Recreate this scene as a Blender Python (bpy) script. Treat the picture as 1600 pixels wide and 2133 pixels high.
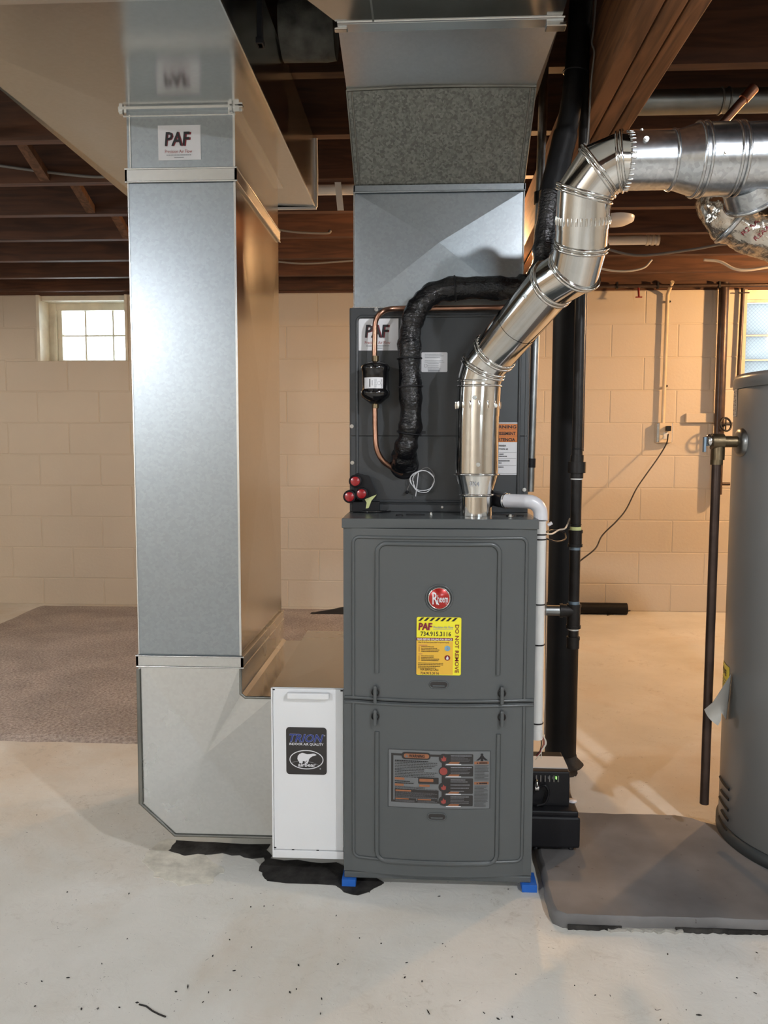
import bpy, bmesh, math, random
from mathutils import Vector, Matrix, noise
random.seed(7)
for o in list(bpy.data.objects): bpy.data.objects.remove(o)
S = bpy.context.scene
COL = S.collection
PI = math.pi

# ------------------------------------------------------------------ camera
F, PITCH, YAW, ROLL, EYE = 1650.7, .0819, .0516, .0020, 1.0397
cam = bpy.data.cameras.new('camera'); cam.sensor_fit = 'VERTICAL'; cam.sensor_height = 36.0
cam.lens = F / 2133 * 36.0; cam.clip_start = .05; cam.clip_end = 60
co = bpy.data.objects.new('camera', cam); COL.objects.link(co); S.camera = co
_f = Vector((-math.sin(YAW)*math.cos(PITCH), math.cos(YAW)*math.cos(PITCH), -math.sin(PITCH)))
_r = Vector((math.cos(YAW), math.sin(YAW), 0)); _u = _r.cross(_f)
_r2 = _r*math.cos(ROLL) + _u*math.sin(ROLL); _u2 = -_r*math.sin(ROLL) + _u*math.cos(ROLL)
m3 = Matrix((_r2, _u2, -_f)).transposed()
co.matrix_world = Matrix.Translation((0, 0, EYE)) @ m3.to_4x4()

# ------------------------------------------------------------------ world, lights, exposure
S.view_settings.view_transform = 'Standard'; S.view_settings.look = 'None'
S.view_settings.gamma = 1; S.view_settings.use_curve_mapping = False
S.view_settings.exposure = 0.62
W = bpy.data.worlds.new('sky'); S.world = W; W.use_nodes = True
wb = W.node_tree.nodes['Background']; wb.inputs[0].default_value = (.80, .91, 1.0, 1); wb.inputs[1].default_value = 10.0

def portal(loc, rot, sx, sy):
    l = bpy.data.lights.new('window_portal', 'AREA'); l.shape = 'RECTANGLE'; l.size = sx; l.size_y = sy
    l.cycles.is_portal = True
    o = bpy.data.objects.new('window_portal', l); COL.objects.link(o); o.location = loc; o.rotation_euler = rot
portal((-2.2, 5.27, 1.8), (-PI/2, 0, 0), .6, .42)
portal((2.55, 5.27, 1.75), (-PI/2, 0, 0), 1.2, .5)
portal((-3.5, -3.27, 1.72), (PI/2, 0, 0), .8, .42)
portal((-4.57, 2.3, 1.66), (PI/2, 0, -PI/2), 1.3, .62)
portal((1.6, -3.27, 1.66), (PI/2, 0, 0), 1.1, .62)
def bulb_light(loc, power, color, r=.03):
    l = bpy.data.lights.new('bulb_light', 'POINT'); l.energy = power; l.color = color; l.shadow_soft_size = r
    o = bpy.data.objects.new('bulb_light', l); COL.objects.link(o); o.location = loc
WARM = (1.0, .56, .24); MID = (1.0, .82, .62); COOL = (.93, .96, 1.0)
BULBS = [((.34, 3.45, 1.90), 24, WARM), ((2.55, 4.15, 1.90), 78, WARM), ((1.25, -.065, 2.095), 78, COOL), ((-2.5, -2.12, 2.095), 130, COOL), ((-3.1, 2.407, 2.095), 46, MID)]  # last two bulbs are unseen additions that brighten the floor and left wall
for b in BULBS: bulb_light((b[0][0], b[0][1], b[0][2]-.045), b[1], b[2], .035)

# ------------------------------------------------------------------ pixel -> point at real depth
def ray(px, py):
    u, v = (px-800)/F, (1066.5-py)/F
    return _f + u*_r2 + v*_u2
def aY(px, py, Y):
    d = ray(px, py); return Vector((0, 0, EYE)) + d*(Y/d.y)
def aZ(px, py, Z):
    d = ray(px, py); return Vector((0, 0, EYE)) + d*((Z-EYE)/d.z)

# ------------------------------------------------------------------ materials
def nt(name):
    m = bpy.data.materials.new(name); m.use_nodes = True
    return m, m.node_tree.nodes, m.node_tree.links, m.node_tree.nodes['Principled BSDF']
def mat(name, col, rough=.5, metal=0, bump=0, bscale=60, var=0, vscale=3, coat=0, stretch=None, rvar=0, detail=4):
    m, N, L, B = nt(name)
    B.inputs['Base Color'].default_value = (*col, 1); B.inputs['Roughness'].default_value = rough; B.inputs['Metallic'].default_value = metal
    if coat: B.inputs['Coat Weight'].default_value = coat; B.inputs['Coat Roughness'].default_value = .12
    if bump or var or rvar:
        tc = N.new('ShaderNodeTexCoord'); mp = N.new('ShaderNodeMapping'); L.new(tc.outputs['Object'], mp.inputs[0])
        if stretch: mp.inputs['Scale'].default_value = stretch
    if bump:
        n = N.new('ShaderNodeTexNoise'); n.inputs['Scale'].default_value = bscale; n.inputs['Detail'].default_value = detail
        L.new(mp.outputs[0], n.inputs[0])
        b = N.new('ShaderNodeBump'); b.inputs['Strength'].default_value = bump; b.inputs['Distance'].default_value = .004
        L.new(n.outputs[0], b.inputs['Height']); L.new(b.outputs[0], B.inputs['Normal'])
    if var or rvar:
        n2 = N.new('ShaderNodeTexNoise'); n2.inputs['Scale'].default_value = vscale; n2.inputs['Detail'].default_value = 6
        L.new(mp.outputs[0], n2.inputs[0])
    if var:
        r = N.new('ShaderNodeMapRange'); r.inputs[1].default_value = .3; r.inputs[2].default_value = .7
        r.inputs[3].default_value = 1-var; r.inputs[4].default_value = 1+var
        L.new(n2.outputs[0], r.inputs[0])
        h = N.new('ShaderNodeHueSaturation'); h.inputs['Color'].default_value = (*col, 1)
        L.new(r.outputs[0], h.inputs['Value']); L.new(h.outputs[0], B.inputs['Base Color'])
    if rvar:
        r = N.new('ShaderNodeMapRange'); r.inputs[1].default_value = .3; r.inputs[2].default_value = .7
        r.inputs[3].default_value = max(0, rough-rvar); r.inputs[4].default_value = rough+rvar
        L.new(n2.outputs[0], r.inputs[0]); L.new(r.outputs[0], B.inputs['Roughness'])
    return m
def galv(name, col, rough, spangle=.06, sscale=110, rvar=.06, bump=.05, streak=0):
    m, N, L, B = nt(name); B.inputs['Metallic'].default_value = 1
    tc = N.new('ShaderNodeTexCoord')
    v = N.new('ShaderNodeTexVoronoi'); v.inputs['Scale'].default_value = sscale; L.new(tc.outputs['Object'], v.inputs[0])
    sx = N.new('ShaderNodeSeparateColor'); L.new(v.outputs['Color'], sx.inputs[0])
    n = N.new('ShaderNodeTexNoise'); n.inputs['Scale'].default_value = 5; n.inputs['Detail'].default_value = 5; L.new(tc.outputs['Object'], n.inputs[0])
    a = N.new('ShaderNodeMath'); a.operation = 'MULTIPLY_ADD'; a.inputs[1].default_value = spangle*2; a.inputs[2].default_value = 1-spangle
    L.new(sx.outputs[0], a.inputs[0])
    a2 = N.new('ShaderNodeMath'); a2.operation = 'MULTIPLY_ADD'; a2.inputs[1].default_value = .08; a2.inputs[2].default_value = -.04
    L.new(n.outputs[0], a2.inputs[0])
    a3 = N.new('ShaderNodeMath'); L.new(a.outputs[0], a3.inputs[0]); L.new(a2.outputs[0], a3.inputs[1])
    h = N.new('ShaderNodeHueSaturation'); h.inputs['Color'].default_value = (*col, 1); L.new(a3.outputs[0], h.inputs['Value']); L.new(h.outputs[0], B.inputs['Base Color'])
    r = N.new('ShaderNodeMapRange'); r.inputs[1].default_value = .1; r.inputs[2].default_value = .9
    r.inputs[3].default_value = rough-rvar; r.inputs[4].default_value = rough+rvar
    L.new(n.outputs[0], r.inputs[0]); L.new(r.outputs[0], B.inputs['Roughness'])
    if bump:
        n3 = N.new('ShaderNodeTexNoise'); n3.inputs['Scale'].default_value = 2.2; n3.inputs['Detail'].default_value = 1; L.new(tc.outputs['Object'], n3.inputs[0])
        b = N.new('ShaderNodeBump'); b.inputs['Strength'].default_value = bump; b.inputs['Distance'].default_value = .02
        L.new(n3.outputs[0], b.inputs['Height']); L.new(b.outputs[0], B.inputs['Normal'])
    return m
def wood(name, col, along='X', dark=.45, rough=.75):
    m, N, L, B = nt(name); B.inputs['Roughness'].default_value = rough
    tc = N.new('ShaderNodeTexCoord'); mp = N.new('ShaderNodeMapping'); L.new(tc.outputs['Object'], mp.inputs[0])
    mp.inputs['Scale'].default_value = {'X': (1.2, 14, 14), 'Y': (14, 1.2, 14), 'Z': (14, 14, 1.2)}[along]
    oi = N.new('ShaderNodeObjectInfo'); va = N.new('ShaderNodeVectorMath'); va.operation = 'SCALE'
    cx = N.new('ShaderNodeCombineXYZ')
    for i in range(3): L.new(oi.outputs['Random'], cx.inputs[i])
    L.new(cx.outputs[0], va.inputs[0]); va.inputs['Scale'].default_value = 40
    L.new(va.outputs[0], mp.inputs['Location'])
    w = N.new('ShaderNodeTexNoise'); w.inputs['Scale'].default_value = 2.2; w.inputs['Detail'].default_value = 8; w.inputs['Distortion'].default_value = 1.4
    L.new(mp.outputs[0], w.inputs[0])
    r = N.new('ShaderNodeValToRGB'); e = r.color_ramp.elements
    e[0].position = .36; e[1].position = .62
    e[0].color = (*[c*dark for c in col], 1); e[1].color = (*col, 1)
    L.new(w.outputs[0], r.inputs[0])
    kn = N.new('ShaderNodeTexNoise'); kn.inputs['Scale'].default_value = 2.3; L.new(tc.outputs['Object'], kn.inputs[0])
    kr = N.new('ShaderNodeMapRange'); kr.inputs[1].default_value = .3; kr.inputs[2].default_value = .7; kr.inputs[3].default_value = .72; kr.inputs[4].default_value = 1.15
    L.new(kn.outputs[0], kr.inputs[0])
    h = N.new('ShaderNodeHueSaturation'); L.new(r.outputs[0], h.inputs['Color']); L.new(kr.outputs[0], h.inputs['Value'])
    L.new(h.outputs[0], B.inputs['Base Color'])
    b = N.new('ShaderNodeBump'); b.inputs['Strength'].default_value = .3; b.inputs['Distance'].default_value = .003
    L.new(w.outputs[0], b.inputs['Height']); L.new(b.outputs[0], B.inputs['Normal'])
    return m

M = {}
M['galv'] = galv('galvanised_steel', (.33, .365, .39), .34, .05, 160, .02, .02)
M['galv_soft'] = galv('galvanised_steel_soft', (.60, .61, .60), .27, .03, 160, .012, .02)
M['galv_hood'] = galv('galvanised_hood', (.86, .87, .88), .34, .02, 160, .05, .10)  # paler than the other steel: floor reflection put into the base colour
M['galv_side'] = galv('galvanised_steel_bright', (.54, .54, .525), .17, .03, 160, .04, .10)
M['galv_old'] = galv('old_spangled_galvanised', (.17, .175, .16), .45, .30, 210, .06, .03)
M['galv_edge'] = mat('galvanised_edge', (.70, .72, .72), .25, 1)
M['galv_dark'] = mat('weathered_galvanised', (.22, .22, .20), .5, 1, .3, 30, .25, 8)
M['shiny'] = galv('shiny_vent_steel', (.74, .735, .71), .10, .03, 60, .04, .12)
M['pipe_galv'] = galv('spiral_pipe_galvanised', (.60, .63, .66), .24, .14, 150, .05, .05)
M['grey_paint'] = mat('dark_grey_enamel', (.088, .096, .098), .27, 0, .04, 500, .03, 4)
M['coil_paint'] = mat('charcoal_enamel', (.048, .052, .056), .30, 0, .04, 500, .03, 4)
M['heater_paint'] = mat('heater_grey_enamel', (.20, .20, .197), .30, 0, .02, 300, .02, 3)
M['heater_dark'] = mat('heater_base_grey', (.05, .055, .055), .45)
M['white_paint'] = mat('white_powder_coat', (.74, .75, .76), .42, 0, .04, 400)
M['pvc'] = mat('white_pvc', (.72, .72, .70), .32, 0, 0, 0, .05, 14)
M['pvc_grey'] = mat('pale_grey_pvc', (.60, .60, .63), .30)
M['black'] = mat('black_plastic', (.012, .012, .014), .38, 0, .06, 300)
M['black_pipe'] = mat('black_iron', (.016, .014, .013), .42, 0, .25, 60, .3, 20)
M['column'] = mat('black_painted_column', (.006, .0055, .0055), .6, 0, .2, 30, .35, 9)
M['insul'] = mat('black_foam_insulation', (.004, .004, .005), .17, 0, .65, 120, 0, 0, 0, (1, 1, 1.6))
M['insul_matt'] = mat('black_foam_matt', (.004, .004, .005), .55, 0, .3, 80)
M['insul_matt'].node_tree.nodes['Principled BSDF'].inputs['Specular IOR Level'].default_value = .25
M['gloss_black'] = mat('gloss_black_enamel', (.006, .006, .007), .12, 0, 0, 0, 0, 0, .5)
M['copper'] = mat('copper', (.46, .25, .17), .30, 1, .08, 90, .30, 14)
M['old_copper'] = mat('tarnished_copper', (.050, .030, .022), .36, .4, .15, 60, .35, 18)
M['brass'] = mat('dull_brass', (.16, .12, .07), .4, .9, .2, 60, .3, 30)
M['steel_conduit'] = mat('steel_conduit', (.30, .31, .31), .34, 1, .05, 60, .2, 30)
M['paint_conduit'] = mat('painted_conduit', (.62, .50, .34), .45, .1, .1, 40, .1, 10)
M['chrome'] = mat('bright_steel', (.75, .75, .74), .16, 1)
M['screw'] = mat('zinc_screw', (.62, .62, .60), .28, 1)
M['blue'] = mat('blue_foam', (.012, .12, .50), .6)
M['blue_top'] = mat('dusty_blue_foam', (.06, .17, .22), .8)
M['red_lens'] = mat('red_lens', (.32, .006, .010), .28, 0, 0, 0, 0, 0, .5)
M['tag_yellow'] = mat('pale_green_tag', (.55, .58, .26), .6)
M['lever_blue'] = mat('blue_grey_lever', (.20, .27, .34), .35, .6)
M['white'] = mat('white_print', (.72, .72, .74), .40)
M['paper'] = mat('white_paper', (.62, .62, .60), .6, 0, .05, 40)
M['paper_grey'] = mat('grey_paper', (.36, .345, .31), .7)
M['ink'] = mat('black_ink', (.012, .010, .012), .5)
M['ink_grey'] = mat('grey_ink', (.16, .16, .17), .5)
M['ink_soft'] = mat('pale_grey_ink', (.32, .33, .35), .5)
M['ink_red'] = mat('dark_red_ink', (.20, .008, .018), .5)
M['ink_rose'] = mat('rose_ink', (.42, .13, .12), .5)
M['ink_yellow'] = mat('yellow_ink', (.86, .78, .035), .4)
M['ink_amber'] = mat('amber_ink', (.78, .46, .05), .4)
M['ink_orange'] = mat('orange_ink', (.62, .19, .035), .45)
M['ink_rust'] = mat('rust_ink', (.30, .12, .055), .5)
M['ink_blue'] = mat('light_blue_ink', (.16, .40, .56), .5)
M['ink_navy'] = mat('navy_ink', (.016, .038, .22), .4)
M['ink_lilac'] = mat('lilac_ink', (.30, .32, .50), .4)
M['ink_fire'] = mat('muted_red_ink', (.30, .055, .045), .5)
M['label_grey'] = mat('grey_label', (.155, .165, .17), .45)
M['label_black'] = mat('black_label', (.028, .025, .024), .5)
M['badge_red'] = mat('red_badge', (.42, .016, .012), .30, .3, 0, 0, 0, 0, .6)
M['tar'] = mat('black_tar', (.030, .028, .026), .8, 0, .9, 35, .7, 22)
M['sand'] = mat('tan_scraped_patch', (.60, .575, .50), .85, 0, .5, 40, .22, 26)
M['cable_white'] = mat('white_cable', (.62, .58, .50), .45)
M['cable_grey'] = mat('grey_cable', (.16, .15, .14), .5)
M['wire_red'] = mat('red_wire', (.22, .02, .02), .45)
M['led'] = nt('green_led')[0]
_b = M['led'].node_tree.nodes['Principled BSDF']; _b.inputs['Emission Color'].default_value = (.25, 1, .1, 1); _b.inputs['Emission Strength'].default_value = 1.5
M['bulb'] = nt('lit_bulb')[0]
_b = M['bulb'].node_tree.nodes['Principled BSDF']; _b.inputs['Emission Color'].default_value = (1, .78, .5, 1); _b.inputs['Emission Strength'].default_value = 14
M['frame_white'] = mat('cream_window_paint', (.70, .66, .54), .6, 0, .3, 50, .12, 12)
M['joist'] = wood('joist_pine', (.105, .042, .020), 'X', .55)
M['joist_dark'] = wood('subfloor_boards', (.035, .018, .011), 'X')
M['beam'] = wood('beam_pine', (.27, .115, .045), 'Y')
M['brace'] = wood('bridging_pine', (.15, .075, .042), 'Z')
for k_ in ('column', 'black_pipe', 'black', 'tar'): M[k_].node_tree.nodes['Principled BSDF'].inputs['Specular IOR Level'].default_value = .25
M['bag'] = mat('black_bag', (.012, .012, .013), .7, 0, .5, 30)
M['duct_wrap'] = mat('grey_duct_wrap', (.13, .13, .115), .8, 0, 1.0, 40, .5, 20)
M['foil'] = mat('foil_flex_duct', (.66, .60, .52), .20, 1, 1.0, 55, .15, 20)

def wall_mat(name, col):
    m, N, L, B = nt(name); B.inputs['Roughness'].default_value = .62
    g = N.new('ShaderNodeNewGeometry')
    n = N.new('ShaderNodeTexNoise'); n.inputs['Scale'].default_value = 70; n.inputs['Detail'].default_value = 5; L.new(g.outputs['Position'], n.inputs[0])
    b = N.new('ShaderNodeBump'); b.inputs['Strength'].default_value = .35; b.inputs['Distance'].default_value = .003; L.new(n.outputs[0], b.inputs['Height']); L.new(b.outputs[0], B.inputs['Normal'])
    n2 = N.new('ShaderNodeTexNoise'); n2.inputs['Scale'].default_value = 1.6; n2.inputs['Detail'].default_value = 6; L.new(g.outputs['Position'], n2.inputs[0])
    r = N.new('ShaderNodeMapRange'); r.inputs[1].default_value = .35; r.inputs[2].default_value = .7; r.inputs[3].default_value = .95; r.inputs[4].default_value = 1.04
    L.new(n2.outputs[0], r.inputs[0])
    h = N.new('ShaderNodeHueSaturation'); h.inputs['Color'].default_value = (*col, 1); L.new(r.outputs[0], h.inputs['Value']); L.new(h.outputs[0], B.inputs['Base Color'])
    return m
M['wall'] = wall_mat('cream_block_paint', (.53, .465, .375))
def floor_mat():
    m, N, L, B = nt('painted_concrete')
    g = N.new('ShaderNodeNewGeometry')
    def noi(s, d=6, dist=0, rough=.6):
        n = N.new('ShaderNodeTexNoise'); n.inputs['Scale'].default_value = s; n.inputs['Detail'].default_value = d; n.inputs['Distortion'].default_value = dist; n.inputs['Roughness'].default_value = rough
        L.new(g.outputs['Position'], n.inputs[0]); return n
    def ramp(n, p0, p1, c0, c1):
        r = N.new('ShaderNodeValToRGB'); e = r.color_ramp.elements; e[0].position = p0; e[1].position = p1; e[0].color = c0; e[1].color = c1
        L.new(n.outputs[0], r.inputs[0]); return r
    def mix(a, b, f, t='MIX'):
        x = N.new('ShaderNodeMix'); x.data_type = 'RGBA'; x.blend_type = t
        (L.new(f, x.inputs[0]) if not isinstance(f, float) else setattr(x.inputs[0], 'default_value', f))
        (L.new(a, x.inputs[6]) if not isinstance(a, tuple) else setattr(x.inputs[6], 'default_value', a))
        (L.new(b, x.inputs[7]) if not isinstance(b, tuple) else setattr(x.inputs[7], 'default_value', b))
        return x.outputs[2]
    base = ramp(noi(2.1, 8), .38, .66, (.60, .585, .53, 1), (.72, .705, .66, 1)).outputs[0]
    tan = ramp(noi(1.3, 7, .6), .50, .66, (0, 0, 0, 1), (.6, .6, .6, 1))
    base = mix(base, (.56, .47, .36, 1), tan.outputs[0])
    fine = ramp(noi(20, 10, 1.6, .8), .53, .66, (0, 0, 0, 1), (.55, .55, .55, 1))
    msk = ramp(noi(3.3, 3), .45, .62, (0, 0, 0, 1), (1, 1, 1, 1))
    f2 = N.new('ShaderNodeMath'); f2.operation = 'MULTIPLY'; L.new(fine.outputs[0], f2.inputs[0]); L.new(msk.outputs[0], f2.inputs[1])
    base = mix(base, (.36, .32, .26, 1), f2.outputs[0])
    sp = ramp(noi(60, 3, 3.0, .6), .70, .73, (0, 0, 0, 1), (1, 1, 1, 1))
    base = mix(base, (.05, .045, .04, 1), sp.outputs[0])
    L.new(base, B.inputs['Base Color'])
    B.inputs['Roughness'].default_value = .48
    b = N.new('ShaderNodeBump'); b.inputs['Strength'].default_value = .35; b.inputs['Distance'].default_value = .004
    L.new(noi(22, 8, .8).outputs[0], b.inputs['Height']); L.new(b.outputs[0], B.inputs['Normal'])
    return m
M['floor'] = floor_mat()
def pad_mat():
    m, N, L, B = nt('grey_concrete_pad'); B.inputs['Roughness'].default_value = .62
    g = N.new('ShaderNodeNewGeometry')
    n = N.new('ShaderNodeTexNoise'); n.inputs['Scale'].default_value = 5; n.inputs['Detail'].default_value = 9; L.new(g.outputs['Position'], n.inputs[0])
    r = N.new('ShaderNodeValToRGB'); e = r.color_ramp.elements; e[0].position = .33; e[1].position = .68
    e[0].color = (.105, .102, .10, 1); e[1].color = (.205, .198, .195, 1); L.new(n.outputs[0], r.inputs[0])
    v = N.new('ShaderNodeTexNoise'); v.inputs['Scale'].default_value = 60; v.inputs['Detail'].default_value = 2; L.new(g.outputs['Position'], v.inputs[0])
    r2 = N.new('ShaderNodeValToRGB'); e = r2.color_ramp.elements; e[0].position = .72; e[1].position = .75; e[0].color = (0, 0, 0, 1); e[1].color = (.8, .8, .8, 1); L.new(v.outputs[0], r2.inputs[0])
    x = N.new('ShaderNodeMix'); x.data_type = 'RGBA'; L.new(r2.outputs[0], x.inputs[0]); L.new(r.outputs[0], x.inputs[6]); x.inputs[7].default_value = (.07, .06, .055, 1)
    L.new(x.outputs[2], B.inputs['Base Color'])
    b = N.new('ShaderNodeBump'); b.inputs['Strength'].default_value = .4; b.inputs['Distance'].default_value = .004; L.new(n.outputs[0], b.inputs['Height']); L.new(b.outputs[0], B.inputs['Normal'])
    return m
M['pad'] = pad_mat()
def carpet_mat():
    m, N, L, B = nt('mauve_carpet'); B.inputs['Roughness'].default_value = .95
    g = N.new('ShaderNodeNewGeometry')
    n = N.new('ShaderNodeTexNoise'); n.inputs['Scale'].default_value = 90; n.inputs['Detail'].default_value = 6; L.new(g.outputs['Position'], n.inputs[0])
    n2 = N.new('ShaderNodeTexNoise'); n2.inputs['Scale'].default_value = 3.2; n2.inputs['Detail'].default_value = 4; n2.inputs['Distortion'].default_value = .8; L.new(g.outputs['Position'], n2.inputs[0])
    r = N.new('ShaderNodeValToRGB'); e = r.color_ramp.elements; e[0].position = .3; e[1].position = .7
    e[0].color = (.24, .205, .19, 1); e[1].color = (.50, .45, .42, 1); L.new(n.outputs[0], r.inputs[0])
    mr = N.new('ShaderNodeMapRange'); mr.inputs[1].default_value = .35; mr.inputs[2].default_value = .65; mr.inputs[3].default_value = .85; mr.inputs[4].default_value = 1.12; L.new(n2.outputs[0], mr.inputs[0])
    h = N.new('ShaderNodeHueSaturation'); L.new(r.outputs[0], h.inputs['Color']); L.new(mr.outputs[0], h.inputs['Value']); L.new(h.outputs[0], B.inputs['Base Color'])
    b = N.new('ShaderNodeBump'); b.inputs['Strength'].default_value = .9; b.inputs['Distance'].default_value = .008; L.new(n.outputs[0], b.inputs['Height']); L.new(b.outputs[0], B.inputs['Normal'])
    return m
M['carpet'] = carpet_mat()
def glass_mat():
    m, N, L, B = nt('thin_window_glass'); out = N['Material Output']
    t = N.new('ShaderNodeBsdfTransparent'); t.inputs[0].default_value = (.95, .97, .97, 1)
    g = N.new('ShaderNodeBsdfGlossy'); g.inputs['Roughness'].default_value = .02
    fr = N.new('ShaderNodeFresnel'); fr.inputs[0].default_value = 1.45
    x = N.new('ShaderNodeMixShader'); L.new(fr.outputs[0], x.inputs[0]); L.new(t.outputs[0], x.inputs[1]); L.new(g.outputs[0], x.inputs[2]); L.new(x.outputs[0], out.inputs[0])
    return m
M['glass'] = glass_mat()
def block_glass():
    m, N, L, B = nt('patterned_glass_block'); out = N['Material Output']
    tc = N.new('ShaderNodeTexCoord'); mp = N.new('ShaderNodeMapping'); mp.inputs['Rotation'].default_value = (0, PI/4, 0); L.new(tc.outputs['Object'], mp.inputs[0])
    ck = N.new('ShaderNodeTexVoronoi'); ck.distance = 'CHEBYCHEV'; ck.inputs['Scale'].default_value = 62; ck.inputs['Randomness'].default_value = 0; L.new(mp.outputs[0], ck.inputs[0])
    r = N.new('ShaderNodeValToRGB'); e = r.color_ramp.elements; e[0].position = .38; e[1].position = .48; e[0].color = (.35, .36, .36, 1); e[1].color = (.255, .265, .27, 1); L.new(ck.outputs['Distance'], r.inputs[0])
    t = N.new('ShaderNodeBsdfTranslucent'); L.new(r.outputs[0], t.inputs[0])
    tr = N.new('ShaderNodeBsdfTransparent'); L.new(r.outputs[0], tr.inputs[0])
    x0 = N.new('ShaderNodeMixShader'); x0.inputs[0].default_value = .25; L.new(t.outputs[0], x0.inputs[1]); L.new(tr.outputs[0], x0.inputs[2])
    g = N.new('ShaderNodeBsdfGlossy'); g.inputs['Roughness'].default_value = .05
    x = N.new('ShaderNodeMixShader'); x.inputs[0].default_value = .02; L.new(x0.outputs[0], x.inputs[1]); L.new(g.outputs[0], x.inputs[2]); L.new(x.outputs[0], out.inputs[0])
    return m
M['glass_block'] = block_glass()

# ------------------------------------------------------------------ mesh builder
class MB:
    def __init__(s): s.v = []; s.f = []; s.mi = []; s.sm = []; s.mats = []; s.cur = 0
    def use(s, m):
        m = M[m]
        if m not in s.mats: s.mats.append(m)
        s.cur = s.mats.index(m); return s
    def add(s, vs, fs, smooth=False):
        o = len(s.v); s.v += [tuple(v) for v in vs]
        for f in fs: s.f.append([i+o for i in f]); s.mi.append(s.cur); s.sm.append(smooth)
        return s
    def box(s, x0, x1, y0, y1, z0, z1, b=0):
        x0, x1 = min(x0, x1), max(x0, x1); y0, y1 = min(y0, y1), max(y0, y1); z0, z1 = min(z0, z1), max(z0, z1)
        if b:
            bm = bmesh.new(); bmesh.ops.create_cube(bm, size=1)
            for v in bm.verts: v.co = Vector(((x0+x1)/2+v.co.x*(x1-x0), (y0+y1)/2+v.co.y*(y1-y0), (z0+z1)/2+v.co.z*(z1-z0)))
            bmesh.ops.bevel(bm, geom=bm.edges[:], offset=b, segments=2, affect='EDGES', profile=.5)
            bm.verts.index_update()
            s.add([v.co for v in bm.verts], [[v.index for v in f.verts] for f in bm.faces]); bm.free(); return s
        vs = [(x, y, z) for x in (x0, x1) for y in (y0, y1) for z in (z0, z1)]
        return s.add(vs, [(0, 1, 3, 2), (4, 6, 7, 5), (0, 4, 5, 1), (2, 3, 7, 6), (0, 2, 6, 4), (1, 5, 7, 3)])
    def hexa(s, a, b):            # a, b: bottom and top rings of equal length, closed solid
        n = len(a); vs = list(a)+list(b)
        fs = [(i, (i+1) % n, n+(i+1) % n, n+i) for i in range(n)] + [tuple(range(n))[::-1], tuple(range(n, 2*n))]
        return s.add(vs, fs)
    def prism(s, poly, ax, d0, d1):   # polygon in the plane normal to ax
        def P(p, d): return {'Y': (p[0], d, p[1]), 'Z': (p[0], p[1], d), 'X': (d, p[0], p[1])}[ax]
        return s.hexa([P(p, d0) for p in poly], [P(p, d1) for p in poly])
    def frame(s, t):
        t = t.normalized(); u = t.orthogonal().normalized(); return u, t.cross(u)
    def sweep(s, pts, rad, seg=20, caps=True, closed=False, jitter=0, flat=None):
        pts = [Vector(p) for p in pts]; n = len(pts)
        if not hasattr(rad, '__len__'): rad = [rad]*n
        T = []
        for i in range(n):
            if closed: a, b = pts[i]-pts[i-1], pts[(i+1) % n]-pts[i]
            else:
                a = pts[i]-pts[i-1] if i else pts[1]-pts[0]; b = pts[i+1]-pts[i] if i < n-1 else pts[-1]-pts[-2]
            T.append((a.normalized(), b.normalized()))
        t0 = T[0][0]; u = t0.orthogonal().normalized()
        if abs(t0.z) < .9: u = (Vector((0, 0, 1)) - t0*t0.z).normalized()
        rings = []
        for i in range(n):
            a, b = T[i]; nn = (a+b)
            nn = nn.normalized() if nn.length > 1e-6 else a
            u = (u - a*u.dot(a)).normalized(); w = a.cross(u)
            ring = []
            for k in range(seg):
                an = 2*PI*k/seg; d = u*math.cos(an)+w*math.sin(an); r = rad[i]
                if jitter: r *= 1+jitter*noise.noise((pts[i]+d*.05)*38)+jitter*.35*noise.noise((pts[i]+d*.05)*110)
                p = pts[i]+d*r
                dn = a.dot(nn)
                if dn > .3: p = p - a*((p-pts[i]).dot(nn)/dn)
                ring.append(p)
            rings.append(ring)
            u = u - nn*(2*0)       # frame carried on
            u = (u - b*u.dot(b)).normalized()
        vs = [p for r in rings for p in r]; fs = []
        m = n if closed else n-1
        for i in range(m):
            j = (i+1) % n
            for k in range(seg):
                k2 = (k+1) % seg; fs.append((i*seg+k, i*seg+k2, j*seg+k2, j*seg+k))
        s.add(vs, fs, True)
        if caps and not closed:
            s.add(rings[0], [tuple(range(seg))[::-1]]); s.add(rings[-1], [tuple(range(seg))])
        return s
    def ring(s, c, ax, R, r, seg=36, ss=8, ysc=None):
        c = Vector(c); u, w = s.frame(Vector(ax))
        return s.sweep([c+(u*math.cos(2*PI*k/seg)+w*math.sin(2*PI*k/seg))*R for k in range(seg)], r, ss, closed=True)
    def lathe(s, prof, c=(0, 0, 0), ax='Z', seg=32, smooth=True):
        vs = []; c = Vector(c)
        for r, h in prof:
            for k in range(seg):
                a = 2*PI*k/seg; x, y = r*math.cos(a), r*math.sin(a)
                vs.append(c+Vector({'Z': (x, y, h), 'Y': (x, h, y), 'X': (h, x, y)}[ax]))
        fs = []
        for i in range(len(prof)-1):
            for k in range(seg):
                k2 = (k+1) % seg; fs.append((i*seg+k, i*seg+k2, (i+1)*seg+k2, (i+1)*seg+k))
        s.add(vs, fs, smooth)
        if prof[0][0] > 1e-6: s.add(vs[:seg], [tuple(range(seg))[::-1]])
        if prof[-1][0] > 1e-6: s.add(vs[-seg:], [tuple(range(seg))])
        return s
    def deform(s, fn): s.v = [tuple(fn(Vector(v))) for v in s.v]; return s
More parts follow.
